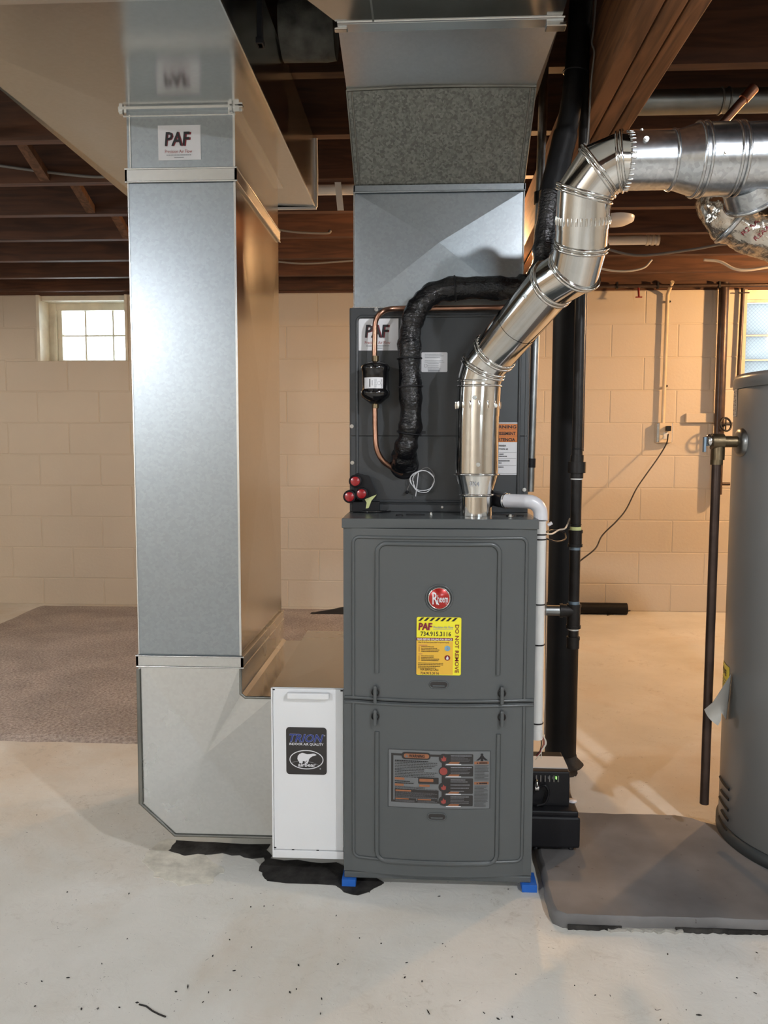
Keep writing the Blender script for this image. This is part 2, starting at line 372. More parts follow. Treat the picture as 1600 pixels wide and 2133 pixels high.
    def build(s, name, m=None, parent=None, label=None, cat=None, group=None, kind=None):
        me = bpy.data.meshes.new(name); me.from_pydata(s.v, [], s.f)
        if m: s.mats = [M[m]] if not s.mats else s.mats
        for x in s.mats: me.materials.append(x)
        if len(s.mats) > 1: me.polygons.foreach_set('material_index', s.mi)
        me.polygons.foreach_set('use_smooth', s.sm); me.validate(); me.update()
        bm = bmesh.new(); bm.from_mesh(me); bmesh.ops.recalc_face_normals(bm, faces=bm.faces[:])
        bm.to_mesh(me); bm.free()
        o = bpy.data.objects.new(name, me); COL.objects.link(o); o.parent = parent
        return tag(o, label, cat, group, kind)
def tag(o, label=None, cat=None, group=None, kind=None):
    for k, v in (('label', label), ('category', cat), ('group', group), ('kind', kind)):
        if v: o[k] = v
    return o
def thing(name, label, cat, group=None):
    o = bpy.data.objects.new(name, None); COL.objects.link(o); o.empty_display_size = .05
    return tag(o, label, cat, group)
def rest_origin(root):
    """put the thing's Empty at the foot of its parts without moving them"""
    mn = Vector((1e9,)*3); mx = Vector((-1e9,)*3)
    for c in root.children:
        if c.type != 'MESH': continue
        for v in c.data.vertices:
            for i in range(3): mn[i] = min(mn[i], v.co[i]); mx[i] = max(mx[i], v.co[i])
    p = Vector(((mn.x+mx.x)/2, (mn.y+mx.y)/2, mn.z)); root.location = p
    for c in root.children: c.matrix_parent_inverse = Matrix.Translation(-p)
_tc = {}
def glyphs(txt, size, bold=0, shear=0, xs=1.0):
    key = (txt, size, bold, shear, xs)
    if key in _tc: return _tc[key]
    cu = bpy.data.curves.new('t', 'FONT'); cu.body = txt; cu.size = size; cu.offset = bold; cu.shear = shear; cu.resolution_u = 2
    o = bpy.data.objects.new('t', cu); COL.objects.link(o)
    bpy.context.view_layer.update()
    me = o.evaluated_get(bpy.context.evaluated_depsgraph_get()).to_mesh()
    vs = [(v.co.x*xs, v.co.y) for v in me.vertices]; fs = [list(p.vertices) for p in me.polygons]
    o.to_mesh_clear(); bpy.data.objects.remove(o); bpy.data.curves.remove(cu)
    _tc[key] = (vs, fs); return vs, fs
class Sheet:
    """a flat printed sticker facing -Y; u,v in its own units (v downwards), U x V over the rectangle"""
    def __init__(s, x0, x1, z0, z1, y, U, V, skew=None):
        s.x0, s.x1, s.z0, s.z1, s.y, s.U, s.V = x0, x1, z0, z1, y, U, V; s.mb = MB(); s.lay = .0006; s.skew = skew
    def P(s, u, v, l): return (s.x0+(s.x1-s.x0)*u/s.U, s.y-l, s.z1-(s.z1-s.z0)*v/s.V)
    def poly(s, pts, m, l=1):
        s.mb.use(m); s.mb.add([s.P(u, v, s.lay*l) for u, v in pts], [tuple(range(len(pts)))[::-1]]); return s
    def rect(s, u0, v0, u1, v1, m, l=1, r=0, n=1):
        if r:
            pts = []
            for cx, cy, a0 in ((u1-r, v0+r, -90), (u1-r, v1-r, 0), (u0+r, v1-r, 90), (u0+r, v0+r, 180)):
                for k in range(5): a = math.radians(a0+22.5*k); pts.append((cx+r*math.cos(a), cy+r*math.sin(a)))
            return s.poly(pts, m, l)
        if n > 1:
            for k in range(n): s.rect(u0+(u1-u0)*k/n, v0, u0+(u1-u0)*(k+1)/n, v1, m, l)
            return s
        return s.poly([(u0, v0), (u1, v0), (u1, v1), (u0, v1)], m, l)
    def disc(s, u, v, r, m, l=1, ry=None, n=24):
        return s.poly([(u+r*math.cos(2*PI*k/n), v+(ry or r)*math.sin(2*PI*k/n)) for k in range(n)], m, l)
    def oval(s, u, v, rx, ry, w, m, l=1, n=40):
        for k in range(n):
            a, b = 2*PI*k/n, 2*PI*(k+1)/n
            s.poly([(u+rx*math.cos(a), v+ry*math.sin(a)), (u+rx*math.cos(b), v+ry*math.sin(b)), (u+(rx-w)*math.cos(b), v+(ry-w)*math.sin(b)), (u+(rx-w)*math.cos(a), v+(ry-w)*math.sin(a))], m, l)
        return s
    def text(s, txt, u, v, w, h, m, l=2, bold=0, shear=0, rot=0):
        """fit text to a box of width w and cap height h with its lower-left at (u, v); rot=90 reads downwards"""
        vs, fs = glyphs(txt, 1.0, bold, shear)
        if not vs: return s
        a0 = min(p[0] for p in vs); a1 = max(p[0] for p in vs); b0 = min(p[1] for p in vs); b1 = max(p[1] for p in vs)
        if any(c in 'gjpqy,' for c in txt): b0 = max(b0, -.02)
        out = []
        for x, y in vs:
            X = (x-a0)/(a1-a0)*w; Y = (y-max(b0, -.02))/(b1-max(b0, -.02))*h
            out.append(s.P(u+X, v-Y, s.lay*l) if not rot else s.P(u+Y, v+X, s.lay*l))
        s.mb.use(m); s.mb.add(out, fs); return s
    def lines(s, u0, u1, v0, v1, n, m, l=2, thick=.45, seed=1):
        """lines of print too small to read"""
        rr = random.Random(seed)
        for i in range(n):
            v = v0+(v1-v0)*i/max(1, n-1); h = (v1-v0)/max(1, n-1)*thick if n > 1 else (v1-v0)
            u = u0; e = u1-(u1-u0)*rr.choice((0, 0, .05, .12, .3))
            while u < e:
                w = (u1-u0)*rr.uniform(.02, .07); s.rect(u, v, min(e, u+w), v+h, m, l); u += w+(u1-u0)*.010
        return s
    def build(s, name, base, parent, r=0, label=None, fn=None, printname='printing'):
        mb = MB().use(base); 
        if r:
            pts = []
            for cx, cy, a0 in ((s.x1-r, s.z0+r, -90), (s.x1-r, s.z1-r, 0), (s.x0+r, s.z1-r, 90), (s.x0+r, s.z0+r, 180)):
                for k in range(5): a = math.radians(a0+22.5*k); pts.append((cx+r*math.cos(a), cz(cy, r, a)))
            mb.prism(pts, 'Y', s.y, s.y-.0004)
        else:
            n = 16
            for k in range(n): mb.box(s.x0+(s.x1-s.x0)*k/n, s.x0+(s.x1-s.x0)*(k+1)/n, s.y, s.y-.0004, s.z0, s.z1)
        if fn: mb.deform(fn); s.mb.deform(fn)
        o = mb.build(name, None, parent, label)
        if s.mb.v: s.mb.build(printname, None, o)
        return o
def cz(c, r, a): return c+r*math.sin(a)
def bez(pts, n=10):
    """smooth curve through the points (Catmull-Rom)"""
    P = [Vector(p) for p in pts]; P = [P[0]*2-P[1]]+P+[P[-1]*2-P[-2]]; out = []
    for i in range(1, len(P)-2):
        for k in range(n):
            t = k/n; a, b, c, d = P[i-1:i+3]
            out.append(.5*((2*b)+(c-a)*t+(2*a-5*b+4*c-d)*t*t+(3*b-a-3*c+d)*t**3))
    out.append(P[-2]); return out
class Each:
    """stands in for MB where every call must become a part of its own"""
    def __init__(s, name, m, parent): s.n, s.m, s.p = name, m, parent
    def ring(s, *a, **k): MB().ring(*a, **k).build(s.n, s.m, s.p); return s
    def box(s, *a, **k): MB().box(*a, **k).build(s.n, s.m, s.p); return s
    def sweep(s, *a, **k): MB().sweep(*a, **k).build(s.n, s.m, s.p); return s
    def lathe(s, *a, **k): MB().lathe(*a, **k).build(s.n, s.m, s.p); return s
    def build(s, *a, **k): return s
def screw(mb, c, r=.004, ax=(0, -1, 0)):
    if isinstance(mb, Each): q = MB(); screw(q, c, r, ax); q.build('screw', None, mb.p); return mb
    c = Vector(c); a = Vector(ax); mb.use('screw').sweep([c, c+a*.003], r*1.25, 10); mb.sweep([c+a*.003, c+a*.006], r*.8, 6); return mb

# ================================================================== SETTING
XL, XR, YB, YF, ZT = -4.55, 3.45, 5.05, -3.25, 2.22
fl = MB().box(XL-.2, XR+.2, YF-.2, YB+.35, -.12, 0).build('floor', 'floor', kind='structure')
ZJ = 2.03
cl = MB().box(XL-.2, XR+.2, YF-.2, YB+.35, ZT, ZT+.05).build('ceiling', 'joist_dark', kind='structure')
# joists, one part each
JY = [2.613+.4115*k for k in range(-14, 6)]
for y in JY:
    MB().box(XL, XR, y-.019, y+.019, ZJ+random.uniform(-.003, .003), ZT).build('joist', 'joist', cl)
MB().box(XL, XR, 4.995, 5.05, ZJ-.012, ZT).build('rim_joist', 'joist', cl)
MB().box(XL, XR, 5.055, 5.2, 2.004, ZJ).build('sill_plate', 'joist', cl)
# bridging: crossed struts between the joists
for bx in (-1.50,):
    for i in range(len(JY)-1):
        y0, y1 = JY[i]+.019, JY[i+1]-.019
        if y1 < -1: continue
        for sgn, dx in ((1, 0), (-1, .045)):
            za, zb = (ZJ+.005, ZT-.03) if sgn > 0 else (ZT-.03, ZJ+.005)
            x = bx+dx
            MB().hexa([(x, y0, za), (x+.038, y0, za), (x+.038, y0, za+.03), (x, y0, za+.03)], [(x, y1, zb), (x+.038, y1, zb), (x+.038, y1, zb+.03), (x, y1, zb+.03)]).build('bridging_strut', 'brace', cl)
# built-up beam of three planks
bmx = MB().box(.392, .512, YF, 5.05, 1.852, 1.853+.17).build('beam', 'beam', cl)
for k in range(3):
    MB().box(.388+.042*k, .388+.042*k+.0385, YF, 5.05, 1.84, 2.026, .003).build('plank', 'beam', bmx)

def slab_with_holes(name, axis, pos, thick, a0, a1, z0, z1, holes, m='wall'):
    """wall slab; holes = [(a0,a1,z0,z1)] along the wall axis"""
    mb = MB(); xs = sorted({a0, a1, *[h[0] for h in holes], *[h[1] for h in holes]}); zs = sorted({z0, z1, *[h[2] for h in holes], *[h[3] for h in holes]})
    for i in range(len(xs)-1):
        for j in range(len(zs)-1):
            cx, czz = (xs[i]+xs[i+1])/2, (zs[j]+zs[j+1])/2
            if any(h[0] < cx < h[1] and h[2] < czz < h[3] for h in holes): continue
            if axis == 'Y': mb.box(xs[i], xs[i+1], pos, pos+thick, zs[j], zs[j+1])
            else: mb.box(pos, pos+thick, xs[i], xs[i+1], zs[j], zs[j+1])
    return mb.build(name, m, kind='structure')
WL = (-2.496, -1.905, 1.588, 2.004)      # left window opening
WR = (1.966, 3.16, 1.384, 2.004)         # glass block opening
wbk = slab_with_holes('wall_back', 'Y', YB+.0035, .2, XL-.2, XR+.2, 0, 2.004, [WL, WR])
# concrete blocks, each its own part
z1c = .1748; rows = [(0.0, z1c)]+[(z1c+.2032*k, z1c+.2032*(k+1)) for k in range(9)]
jx = aY(1345, 640, YB).x
unit = MB().hexa([(-.5, .5, -.5), (.5, .5, -.5), (.5, .5, .5), (-.5, .5, .5)], [(-.490, -.5, -.48), (.490, -.5, -.48), (.490, -.5, .48), (-.490, -.5, .48)])
um = None
for ri, (za, zb) in enumerate(rows):
    off = jx + (.2032 if ri % 2 == 0 else 0)
    k0 = math.floor((XL-off)/.4064)
    x = off+k0*.4064
    while x < XR:
        a, b = max(x, XL), min(x+.4064, XR); segs = [(a, b)]
        for h in (WL, WR):
            if za+.1 > h[2] or (zb > h[2]+.02):
                ns = []
                for (p, q) in segs:
                    if q <= h[0] or p >= h[1]: ns.append((p, q)); continue
                    if p < h[0]: ns.append((p, h[0]))
                    if q > h[1]: ns.append((h[1], q))
                segs = ns
        for p, q in segs:
            if q-p < .03: continue
            g = .0016; zz1 = zb-g
            cutz = [h for h in (WL, WR) if p < h[1] and q > h[0] and za < h[2] < zb]
            if cutz: zz1 = cutz[0][2]
            if um is None:
                o = unit.build('block', 'wall', wbk); um = o.data
            else:
                o = bpy.data.objects.new('block', um); COL.objects.link(o); o.parent = wbk
            o.location = ((p+q)/2, YB+.0026+random.uniform(-.0003, .0003), (za+zz1)/2+g/2); o.scale = (q-p-g*2, .0034, zz1-za-g)
        x += .4064
lw = slab_with_holes('wall_left', 'X', XL-.2, .2, YF, YB+.2, 0, 2.03, [(1.65, 2.95, 1.35, 1.97)])
rw = slab_with_holes('wall_right', 'X', XR, .2, YF, YB+.2, 0, 2.03, [])
fw = slab_with_holes('wall_front', 'Y', YF-.2, .2, XL-.2, XR+.2, 0, 2.03, [(-3.9, -3.1, 1.52, 1.93), (1.05, 2.15, 1.35, 1.97)])

def sash(name, axis, pos, a0, a1, z0, z1, nx, nz, inward):
    """steel sash window with glass panes"""
    def bx(mb, p, q, r, s_, d0, d1):
        return mb.box(p, q, pos+d0, pos+d1, r, s_) if axis == 'Y' else mb.box(pos+d0, pos+d1, p, q, r, s_)
    fr = MB(); t = .03
    for q in ((a0, a0+t, z0, z1), (a1-t, a1, z0, z1), (a0+t, a1-t, z0, z0+t), (a0+t, a1-t, z1-t, z1)): bx(fr, q[0], q[1], q[2], q[3], -.02, .02)
    w = fr.build(name, 'frame_white', kind='structure')
    mu = MB()
    for i in range(1, nx): x = a0+(a1-a0)*i/nx; bx(mu, x-.005, x+.005, z0+t, z1-t, -.012, .012)
    for i in range(1, nz): z = z0+(z1-z0)*i/nz; bx(mu, a0+t, a1-t, z-.005, z+.005, -.011, .011)
    mu.build('muntins', 'frame_white', w)
    for i in range(nx):
        for j in range(nz):
            p0 = a0+(a1-a0)*i/nx+(t if i == 0 else .005); p1 = a0+(a1-a0)*(i+1)/nx-(t if i == nx-1 else .005)
            q0 = z0+(z1-z0)*j/nz+(t if j == 0 else .005); q1 = z0+(z1-z0)*(j+1)/nz-(t if j == nz-1 else .005)
            g = MB(); bx(g, p0, p1, q0, q1, -.001, .001); g.build('pane', 'glass', w)
    return w
w1 = sash('window_1', 'Y', YB+.17, WL[0]+.065, WL[1]+.03, WL[2]-.01, WL[3]-.045, 3, 2, 1)
MB().prism([(YB, WL[2]-.004), (YB+.17, WL[2]-.004), (YB+.17, WL[2]+.008)], 'X', WL[0], WL[1]).build('window_sill', 'frame_white', w1)
MB().box(WL[0]-.001, WL[0]+.018, YB-.004, YB+.2, WL[2], WL[3]).box(WL[0]+.018, WL[1], YB+.03, YB+.2, WL[3]-.03, WL[3]).box(WL[1]-.016, WL[1]+.001, YB-.004, YB+.15, WL[2], WL[3]).box(WL[0]+.018, WL[0]+.064, YB+.13, YB+.19, WL[2], WL[3]-.03).build('window_reveal', 'frame_white', w1)
MB().box(WL[0]+.06, WL[1], YB+.135, YB+.15, WL[3]-.075, WL[3]-.03).build('window_frame', 'frame_white', w1)
sash('window_3', 'X', XL-.1, 1.65, 2.95, 1.35, 1.97, 4, 2, 1)
sash('window_4', 'Y', YF-.1, -3.9, -3.1, 1.52, 1.93, 3, 2, 1)
sash('window_5', 'Y', YF-.1, 1.05, 2.15, 1.35, 1.97, 3, 2, 1)
w2 = MB().box(WR[0], WR[1], YB+.02, YB+.16, WR[3]-.055, WR[3]).build('window_2', 'frame_white', kind='structure')
MB().box(WR[0], WR[1], YB+.02, YB+.10, WR[3]-.075, WR[3]-.056).build('mortar_bed', 'sand', w2)
zt = WR[3]-.079
for h in (.190, .140, .190):
    x = WR[0]+.004
    while x < WR[1]-.05:
        q = min(x+.190, WR[1]-.004)
        MB().box(x, q, YB+.035, YB+.043, zt-h, zt).build('glass_block', 'glass_block', w2)
        x += .197
    MB().box(WR[0], WR[1], YB+.03, YB+.12, zt-h-.009, zt-h-.001).build('mortar_joint', 'paper', w2)
    zt -= h+.010

# bulbs on porcelain holders (the last two unseen, added as fill light)
BL = ['lit bare bulb on a holder beside the beam, behind the black insulated pipe', 'lit bare bulb on the ceiling beyond the water heater', 'lit bare bulb overhead in front of the water heater', 'unseen bare bulb added behind the camera to light the front floor', 'unseen bare bulb added at the far left to brighten the left wall']
for (loc, e, c), lb in zip(BULBS, BL):
    x, y, z = loc
    t = thing('ceiling_bulb', lb, 'lamp', 'bare bulbs on the ceiling')
    zh_ = z+.13 if z < 2 else ZT; MB().lathe([(.0, zh_), (.055, zh_), (.055, zh_-.012), (.03, zh_-.035), (.0, zh_-.036)][::-1], (x, y, 0)).build('lamp_holder', 'white_paint', t)
    MB().lathe([(.0, z), (.018, z+.004), (.028, z+.022), (.026, z+.045), (.014, z+.075), (.012, z+.098), (0, z+.099)], (x, y, 0), seg=20).build('bulb', 'bulb', t)
    rest_origin(t)

# floor marks
def blob(cx, cy, pts, name, m, z=.0012, n=4, amp=.012):
    out = []
    P = [Vector((p[0], p[1], 0)) for p in pts]
    for i in range(len(P)):
        a, b = P[i], P[(i+1) % len(P)]
        for k in range(n):
            q = a.lerp(b, k/n); q += Vector((noise.noise(q*31), noise.noise(q*31+Vector((9, 3, 1))), 0))*amp*2; out.append((q.x, q.y))
    return MB().prism(out, 'Z', -.001, z).build(name, m, fl)
g0 = lambda px, py: tuple(aZ(px, py, 0))[:2]
blob(0, 0, [g0(*p) for p in ((365, 1752), (560, 1760), (565, 1790), (700, 1800), (800, 1840), (775, 1858), (730, 1848), (560, 1836), (535, 1812), (548, 1788), (470, 1779), (400, 1782), (352, 1775))], 'tar_patch', 'tar', .0016, 5, .008)
blob(0, 0, [g0(*p) for p in ((700, 1845), (760, 1848), (774, 1856), (745, 1866), (715, 1858))], 'tar_patch', 'tar', .0018, 4, .005)
blob(0, 0, [g0(*p) for p in ((1125, 1595), (1195, 1585), (1212, 1606), (1190, 1622), (1120, 1625))], 'tar_patch', 'tar', .002, 5, .012)
blob(0, 0, [g0(*p) for p in ((300, 1790), (332, 1752), (385, 1748), (420, 1778), (465, 1802), (445, 1838), (380, 1845), (320, 1825))], 'scraped_patch', 'sand', .0009, 5, .011)
rr = random.Random(3)
for i in range(80):      # grit and chips lying on the paint
    px, py = rr.uniform(20, 1580), rr.choice([rr.uniform(1560, 1740), rr.uniform(1850, 2125), rr.uniform(1950, 2125)])
    if 280 < px < 1600 and py < 1850 and not (1230 < px < 1450 and py < 1680): continue
    if px > 1120 and py < 1960: continue
    p = aZ(px, py, 0); a = rr.uniform(0, PI); l = rr.uniform(.0012, .004)*(1 if rr.random() < .9 else 2.2); w = rr.uniform(.0006, .0018)
    dx, dy = math.cos(a)*l, math.sin(a)*l; ex, ey = -math.sin(a)*w, math.cos(a)*w
    MB().prism([(p.x-dx, p.y-dy), (p.x+ex, p.y+ey), (p.x+dx, p.y+dy), (p.x-ex, p.y-ey)], 'Z', 0, .0015).build('paint_chip', 'tar', fl)
cr = [aZ(px, py, .001) for px, py in ((290, 2092), (305, 2096), (318, 2106), (332, 2113), (345, 2118))]
MB().sweep(cr, .0016, 6).build('paint_crack', 'tar', fl)

# ================================================================== RUG
def rug():
    mb = MB(); x0, x1, y0, y1 = -2.50, .05, 2.655, 4.985
    nx, ny = 60, 56; vs = []
    for j in range(ny+1):
        for i in range(nx+1):
            x = x0+(x1-x0)*i/nx; y = y0+(y1-y0)*j/ny
            if j == 0: y += .008*noise.noise(Vector((x*9, 0, 0)))
            if i == 0: x += .02*noise.noise(Vector((0, y*3, 4)))-(4.985-y)*-.03
            e = 0 if i in (0, nx) or j in (0, ny) else .012
            vs.append((x, y, e+(.002*noise.noise(Vector((x*7, y*7, 0))) if e else 0)))
    fs = [(j*(nx+1)+i, j*(nx+1)+i+1, (j+1)*(nx+1)+i+1, (j+1)*(nx+1)+i) for j in range(ny) for i in range(nx)]
    mb.add(vs, fs, False)
    mb.build('rug', 'carpet', None, 'worn mauve-brown carpet remnant lying loose on the white concrete floor', 'rug')
rug()

# ================================================================== OVERHEAD RETURN TRUNK (left)
ZTR = 1.81; TX0, TX1, TY0, TY1 = -.925, -.361, .75, 2.607
t = thing('trunk_duct', 'wide flat galvanised trunk duct overhead above the tall return duct', 'duct')
mb = MB()
cxy = (-.62, 1.62)
# bottom skin with a diagonal crease running off to the left from the drop's corner
zb = ZTR
vs = [(TX0, TY0, zb), (TX1, TY0, zb), (TX1, TY1, zb), (TX0, TY1, zb+.014), (-.694, 1.86, zb), (-.925, 1.49, zb)]
mb.add(vs, [(0, 1, 4, 5), (1, 2, 4), (4, 2, 3), (5, 4, 3)])
zt_ = 2.024
mb.add([(TX0, TY0, zb), (TX1, TY0, zb), (TX1, TY1, zb), (TX0, TY1, zb), (TX0, TY0, zt_), (TX1, TY0, zt_), (TX1, TY1, zt_), (TX0, TY1, zt_)], [(0, 1, 5, 4), (1, 2, 6, 5), (2, 3, 7, 6), (3, 0, 4, 7), (4, 5, 6, 7)])
tb = mb.build('duct_body', 'galv_side', t)
MB().box(TX0-.004, TX1+.004, 1.39, 1.412, zb-.004, zb).box(TX1, TX1+.004, 1.39, 1.412, zb, zt_).build('drive_cleat', 'galv_edge', t)
MB().box(TX0, TX1+.006, TY1, TY1+.012, zb-.006, zb+.004).sweep([(TX1+.004, TY1+.006, zb), (TX1+.006, TY1+.006, zb+.1), (TX1+.004, TY1+.006, zt_)], .006, 8).build('end_cleat', 'white_paint', t)
MB().box(TX1, TX1+.003, TY0, TY1, zb-.002, zb+.004).build('corner_seam', 'galv_edge', t)
rest_origin(t)
hg = thing('hanger_strap', 'black metal hanger strap beside the overhead trunk duct', 'strap')
p = aY(573, 95, 1.62)
MB().box(-.335, -.325, p.y-.009, p.y+.009, p.z, 2.03, .001).box(-.337, -.323, p.y-.012, p.y+.012, p.z, p.z+.012, .001).build('strap', 'black', hg); rest_origin(hg)

# ================================================================== RETURN DROP (left vertical duct)
DX0, DX1, DY0, DY1 = -.692, -.4415, 1.86, 2.40
t = thing('return_duct', 'tall rectangular galvanised return duct standing left of the furnace', 'duct')
def skin(mb, x0, x1, z0, z1, y, d=.0015, cx=None, czv=None):
    cx = (x0+x1)/2 if cx is None else cx; czv = (z0+z1)/2 if czv is None else czv
    mb.add([(x0, y, z0), (x1, y, z0), (x1, y, z1), (x0, y, z1), (cx, y-d, czv)], [(0, 1, 4), (1, 2, 4), (2, 3, 4), (3, 0, 4)])
zc0, zc1 = .531, aY(380, 376, DY0).z
mb = MB()
ri = [(DX0, DY0), (DX1, DY0), (DX1, DY1), (DX0, DY1)]
mb.use('galv')
# riser: front gently dished, side cross broken
mb.add([(DX0, DY0, zc0), (DX1, DY0, zc0), (DX1, DY0, zc1), (DX0, DY0, zc1)], [(0, 1, 2, 3)])
mb.add([(DX0, DY1, zc0), (DX1, DY1, zc0), (DX1, DY1, zc1), (DX0, DY1, zc1)], [(0, 3, 2, 1)])
mb.add([(DX0, DY0, zc0), (DX0, DY1, zc0), (DX0, DY1, zc1), (DX0, DY0, zc1)], [(0, 3, 2, 1)])
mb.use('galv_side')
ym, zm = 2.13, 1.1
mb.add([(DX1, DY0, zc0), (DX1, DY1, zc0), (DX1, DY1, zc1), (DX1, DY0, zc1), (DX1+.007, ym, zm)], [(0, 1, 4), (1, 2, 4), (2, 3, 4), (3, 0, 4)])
mb.build('riser', None, t)
mb = MB().use('galv')
mb.add([(DX0, DY0, zc1), (DX1, DY0, zc1), (DX1, DY0, ZTR), (DX0, DY0, ZTR), (DX0, DY1, zc1), (DX1, DY1, zc1), (DX1, DY1, ZTR), (DX0, DY1, ZTR)], [(0, 1, 2, 3), (5, 4, 7, 6), (4, 0, 3, 7)])
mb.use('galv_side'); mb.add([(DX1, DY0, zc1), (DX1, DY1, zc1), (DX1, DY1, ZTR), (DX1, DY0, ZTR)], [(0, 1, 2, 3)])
mb.build('top_collar_section', None, t)
def band(z0, z1, o, name='slip_collar', m='galv_soft', slope=.0):
    mb = MB(); e = o
    mb.box(DX0-e, DX1+e, DY0-e, DY0-.0005, z0, z1); mb.box(DX1+.0005, DX1+e, DY0-e, DY1+e, z0, z1); mb.box(DX0-e, DX0-.0005, DY0-e, DY1+e, z0, z1)
    r = .0022
    for z in (z0, z1): mb.sweep([(DX0-e, DY0-e, z), (DX1+e, DY0-e, z)], r, 6); mb.sweep([(DX1+e, DY0-e, z), (DX1+e, DY1+e, z)], r, 6)
    return mb.build(name, m, t)
band(aY(380, 379, DY0).z, aY(380, 352, DY0).z, .005)
band(aY(380, 1388, DY0).z, aY(380, 1366, DY0).z, .006)
# top flange with rough bent tabs
mb = MB(); mb.box(DX0-.014, DX1+.014, DY0-.014, DY0+.002, ZTR-.003, ZTR); mb.box(DX1-.002, DX1+.014, DY0, DY1+.014, ZTR-.003, ZTR)
mb.box(DX0-.006, DX1+.004, DY0-.004, DY0, ZTR-.016, ZTR-.013)
rr = random.Random(5)
for k in range(9):
    x = DX1+rr.uniform(-.012, .016); mb.box(x, x+rr.uniform(.004, .012), DY0-rr.uniform(.004, .02), DY0, ZTR-rr.uniform(.004, .014), ZTR-.002)
for k in range(5):
    x = DX0+rr.uniform(-.016, .0); mb.box(x, x+rr.uniform(.003, .008), DY0-rr.uniform(.004, .014), DY0, ZTR-rr.uniform(.004, .012), ZTR-.002)
mb.build('top_flange', 'galv_edge', t)
MB().box(DX0+.006, DX0+.009, DY0-.002, DY0, zc1, ZTR-.01).box(DX1-.003, DX1+.002, DY0-.002, DY0+.001, zc0, ZTR-.01).box(DX0-.001, DX0+.0015, DY0-.0015, DY0, zc0, zc1).build('corner_seam', 'galv_edge', t)
# elbow boot at the foot, turning towards the filter cabinet
BP = [(-.695, .525), (-.440, .525), (-.442, .440), (-.432, .433), (-.366, .433), (-.366, .083), (-.612, .083), (-.698, .162)]
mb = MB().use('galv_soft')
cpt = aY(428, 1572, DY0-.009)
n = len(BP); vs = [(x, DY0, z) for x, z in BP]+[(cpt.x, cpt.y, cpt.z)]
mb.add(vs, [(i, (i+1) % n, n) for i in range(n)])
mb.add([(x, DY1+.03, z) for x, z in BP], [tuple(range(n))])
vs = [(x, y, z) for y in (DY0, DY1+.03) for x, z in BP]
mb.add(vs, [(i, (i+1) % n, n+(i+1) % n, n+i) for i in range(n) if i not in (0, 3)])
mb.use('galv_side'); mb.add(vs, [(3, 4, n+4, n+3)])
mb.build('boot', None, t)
mb = MB()
loop = [(-.442, .527), (-.443, .443), (-.432, .434), (-.366, .434)]
mb.sweep([(x, DY0-.002, z) for x, z in loop], .0035, 6); mb.sweep([(x, DY0-.002, z) for x, z in ((-.366, .083), (-.612, .082), (-.698, .162), (-.696, .5))], .0035, 6)
mb.box(-.698, -.690, DY0-.001, DY0-.006, .162, .5, .001)
mb.build('boot_seam', 'galv_dark', t, 'dark crimped edge seam')
def paf(x0, x1, z0, z1, y, parent, name='sticker'):
    s = Sheet(x0, x1, z0, z1, y, 88, 70)
    s.text('PAF', 15, 42, 54, 28, 'ink_red', 2, .022, .12); s.text('PAF', 14, 41.5, 52, 28, 'ink', 3, .018, .12)
    s.text('Precision Air Flow', 14, 56, 56, 7, 'ink_rose', 2)
    s.lines(17, 68, 59, 61, 1, 'ink_soft', 2, 1, 3); s.lines(33, 53, 64, 66, 1, 'ink_soft', 2, 1, 4)
    return s.build(name, 'white', parent)
a, b = aY(329, 262, DY0), aY(419, 333, DY0)
paf(a.x, b.x, b.z, a.z, DY0-.0006, t)
rest_origin(t)

# ================================================================== FILTER CABINET (white)
CY0, CY1 = 1.835, 2.425; CXa, CXb, CZa, CZb = -.364, -.1905, .048, .466
t = thing('filter_cabinet', 'white air filter cabinet between the return duct boot and the furnace', 'air filter')
mb = MB(); mb.box(CXa, CXb, CY0+.006, CY1, CZa, CZb)
mb.build('cabinet_body', 'white_paint', t)
mb = MB(); mb.add([(CXa, CY0+.006, CZb+.0006), (CXb, CY0+.006, CZb+.0006), (CXb, CY1, CZb+.0006), (CXa, CY1, CZb+.0006), ((CXa+CXb)/2+.01, 2.0, CZb+.003)], [(0, 1, 4), (1, 2, 4), (2, 3, 4), (3, 0, 4)]); mb.build('top_panel', 'galv_soft', t, 'folded metal top panel')
d = MB().box(CXa+.004, CXb-.0005, CY0, CY0+.006, CZa+.018, CZb-.001, .0015).build('door', 'white_paint', t)
a, b = aY(599, 1440, CY0), aY(687, 1455, CY0)
MB().box(a.x, b.x, CY0-.014, CY0, b.z, a.z, .003).build('handle', 'white_paint', d)
MB().box(CXa, CXb, CY0-.003, CY0+.006, CZa-.002, CZa+.017, .001).box(CXa, CXa+.0035, CY0-.002, CY0+.006, CZa, CZb).build('face_flange', 'white_paint', t)
mb = MB()
for x, z in ((CXa+.006, CZb-.004), (CXb-.004, CZb-.004), (CXa+.006, CZa+.022), (CXa+.05, CZa+.0175), (CXa+.11, CZa+.0175)): mb.box(x-.003, x+.003, CY0-.001, CY0+.001, z-.0015, z+.0015)
mb.build('slot', 'black', t)
a, b = aY(596, 1514, CY0), aY(681, 1614, CY0)
s = Sheet(a.x, b.x, b.z, a.z, CY0-.0006, 112, 132)
s.text('TRION', 9, 41, 95, 23, 'ink_lilac', 2, .030, .30); s.text('TRION', 9.6, 40.4, 93.8, 21.8, 'ink_navy', 3, .010, .30)
s.text('INDOOR AIR QUALITY', 9, 50, 94, 6.6, 'white', 2, .018)
s.oval(56, 90, 47, 27, 2.4, 'white', 2); s.disc(106, 22, 2, 'ink_soft'); s.disc(94, 115, 2, 'ink_soft')
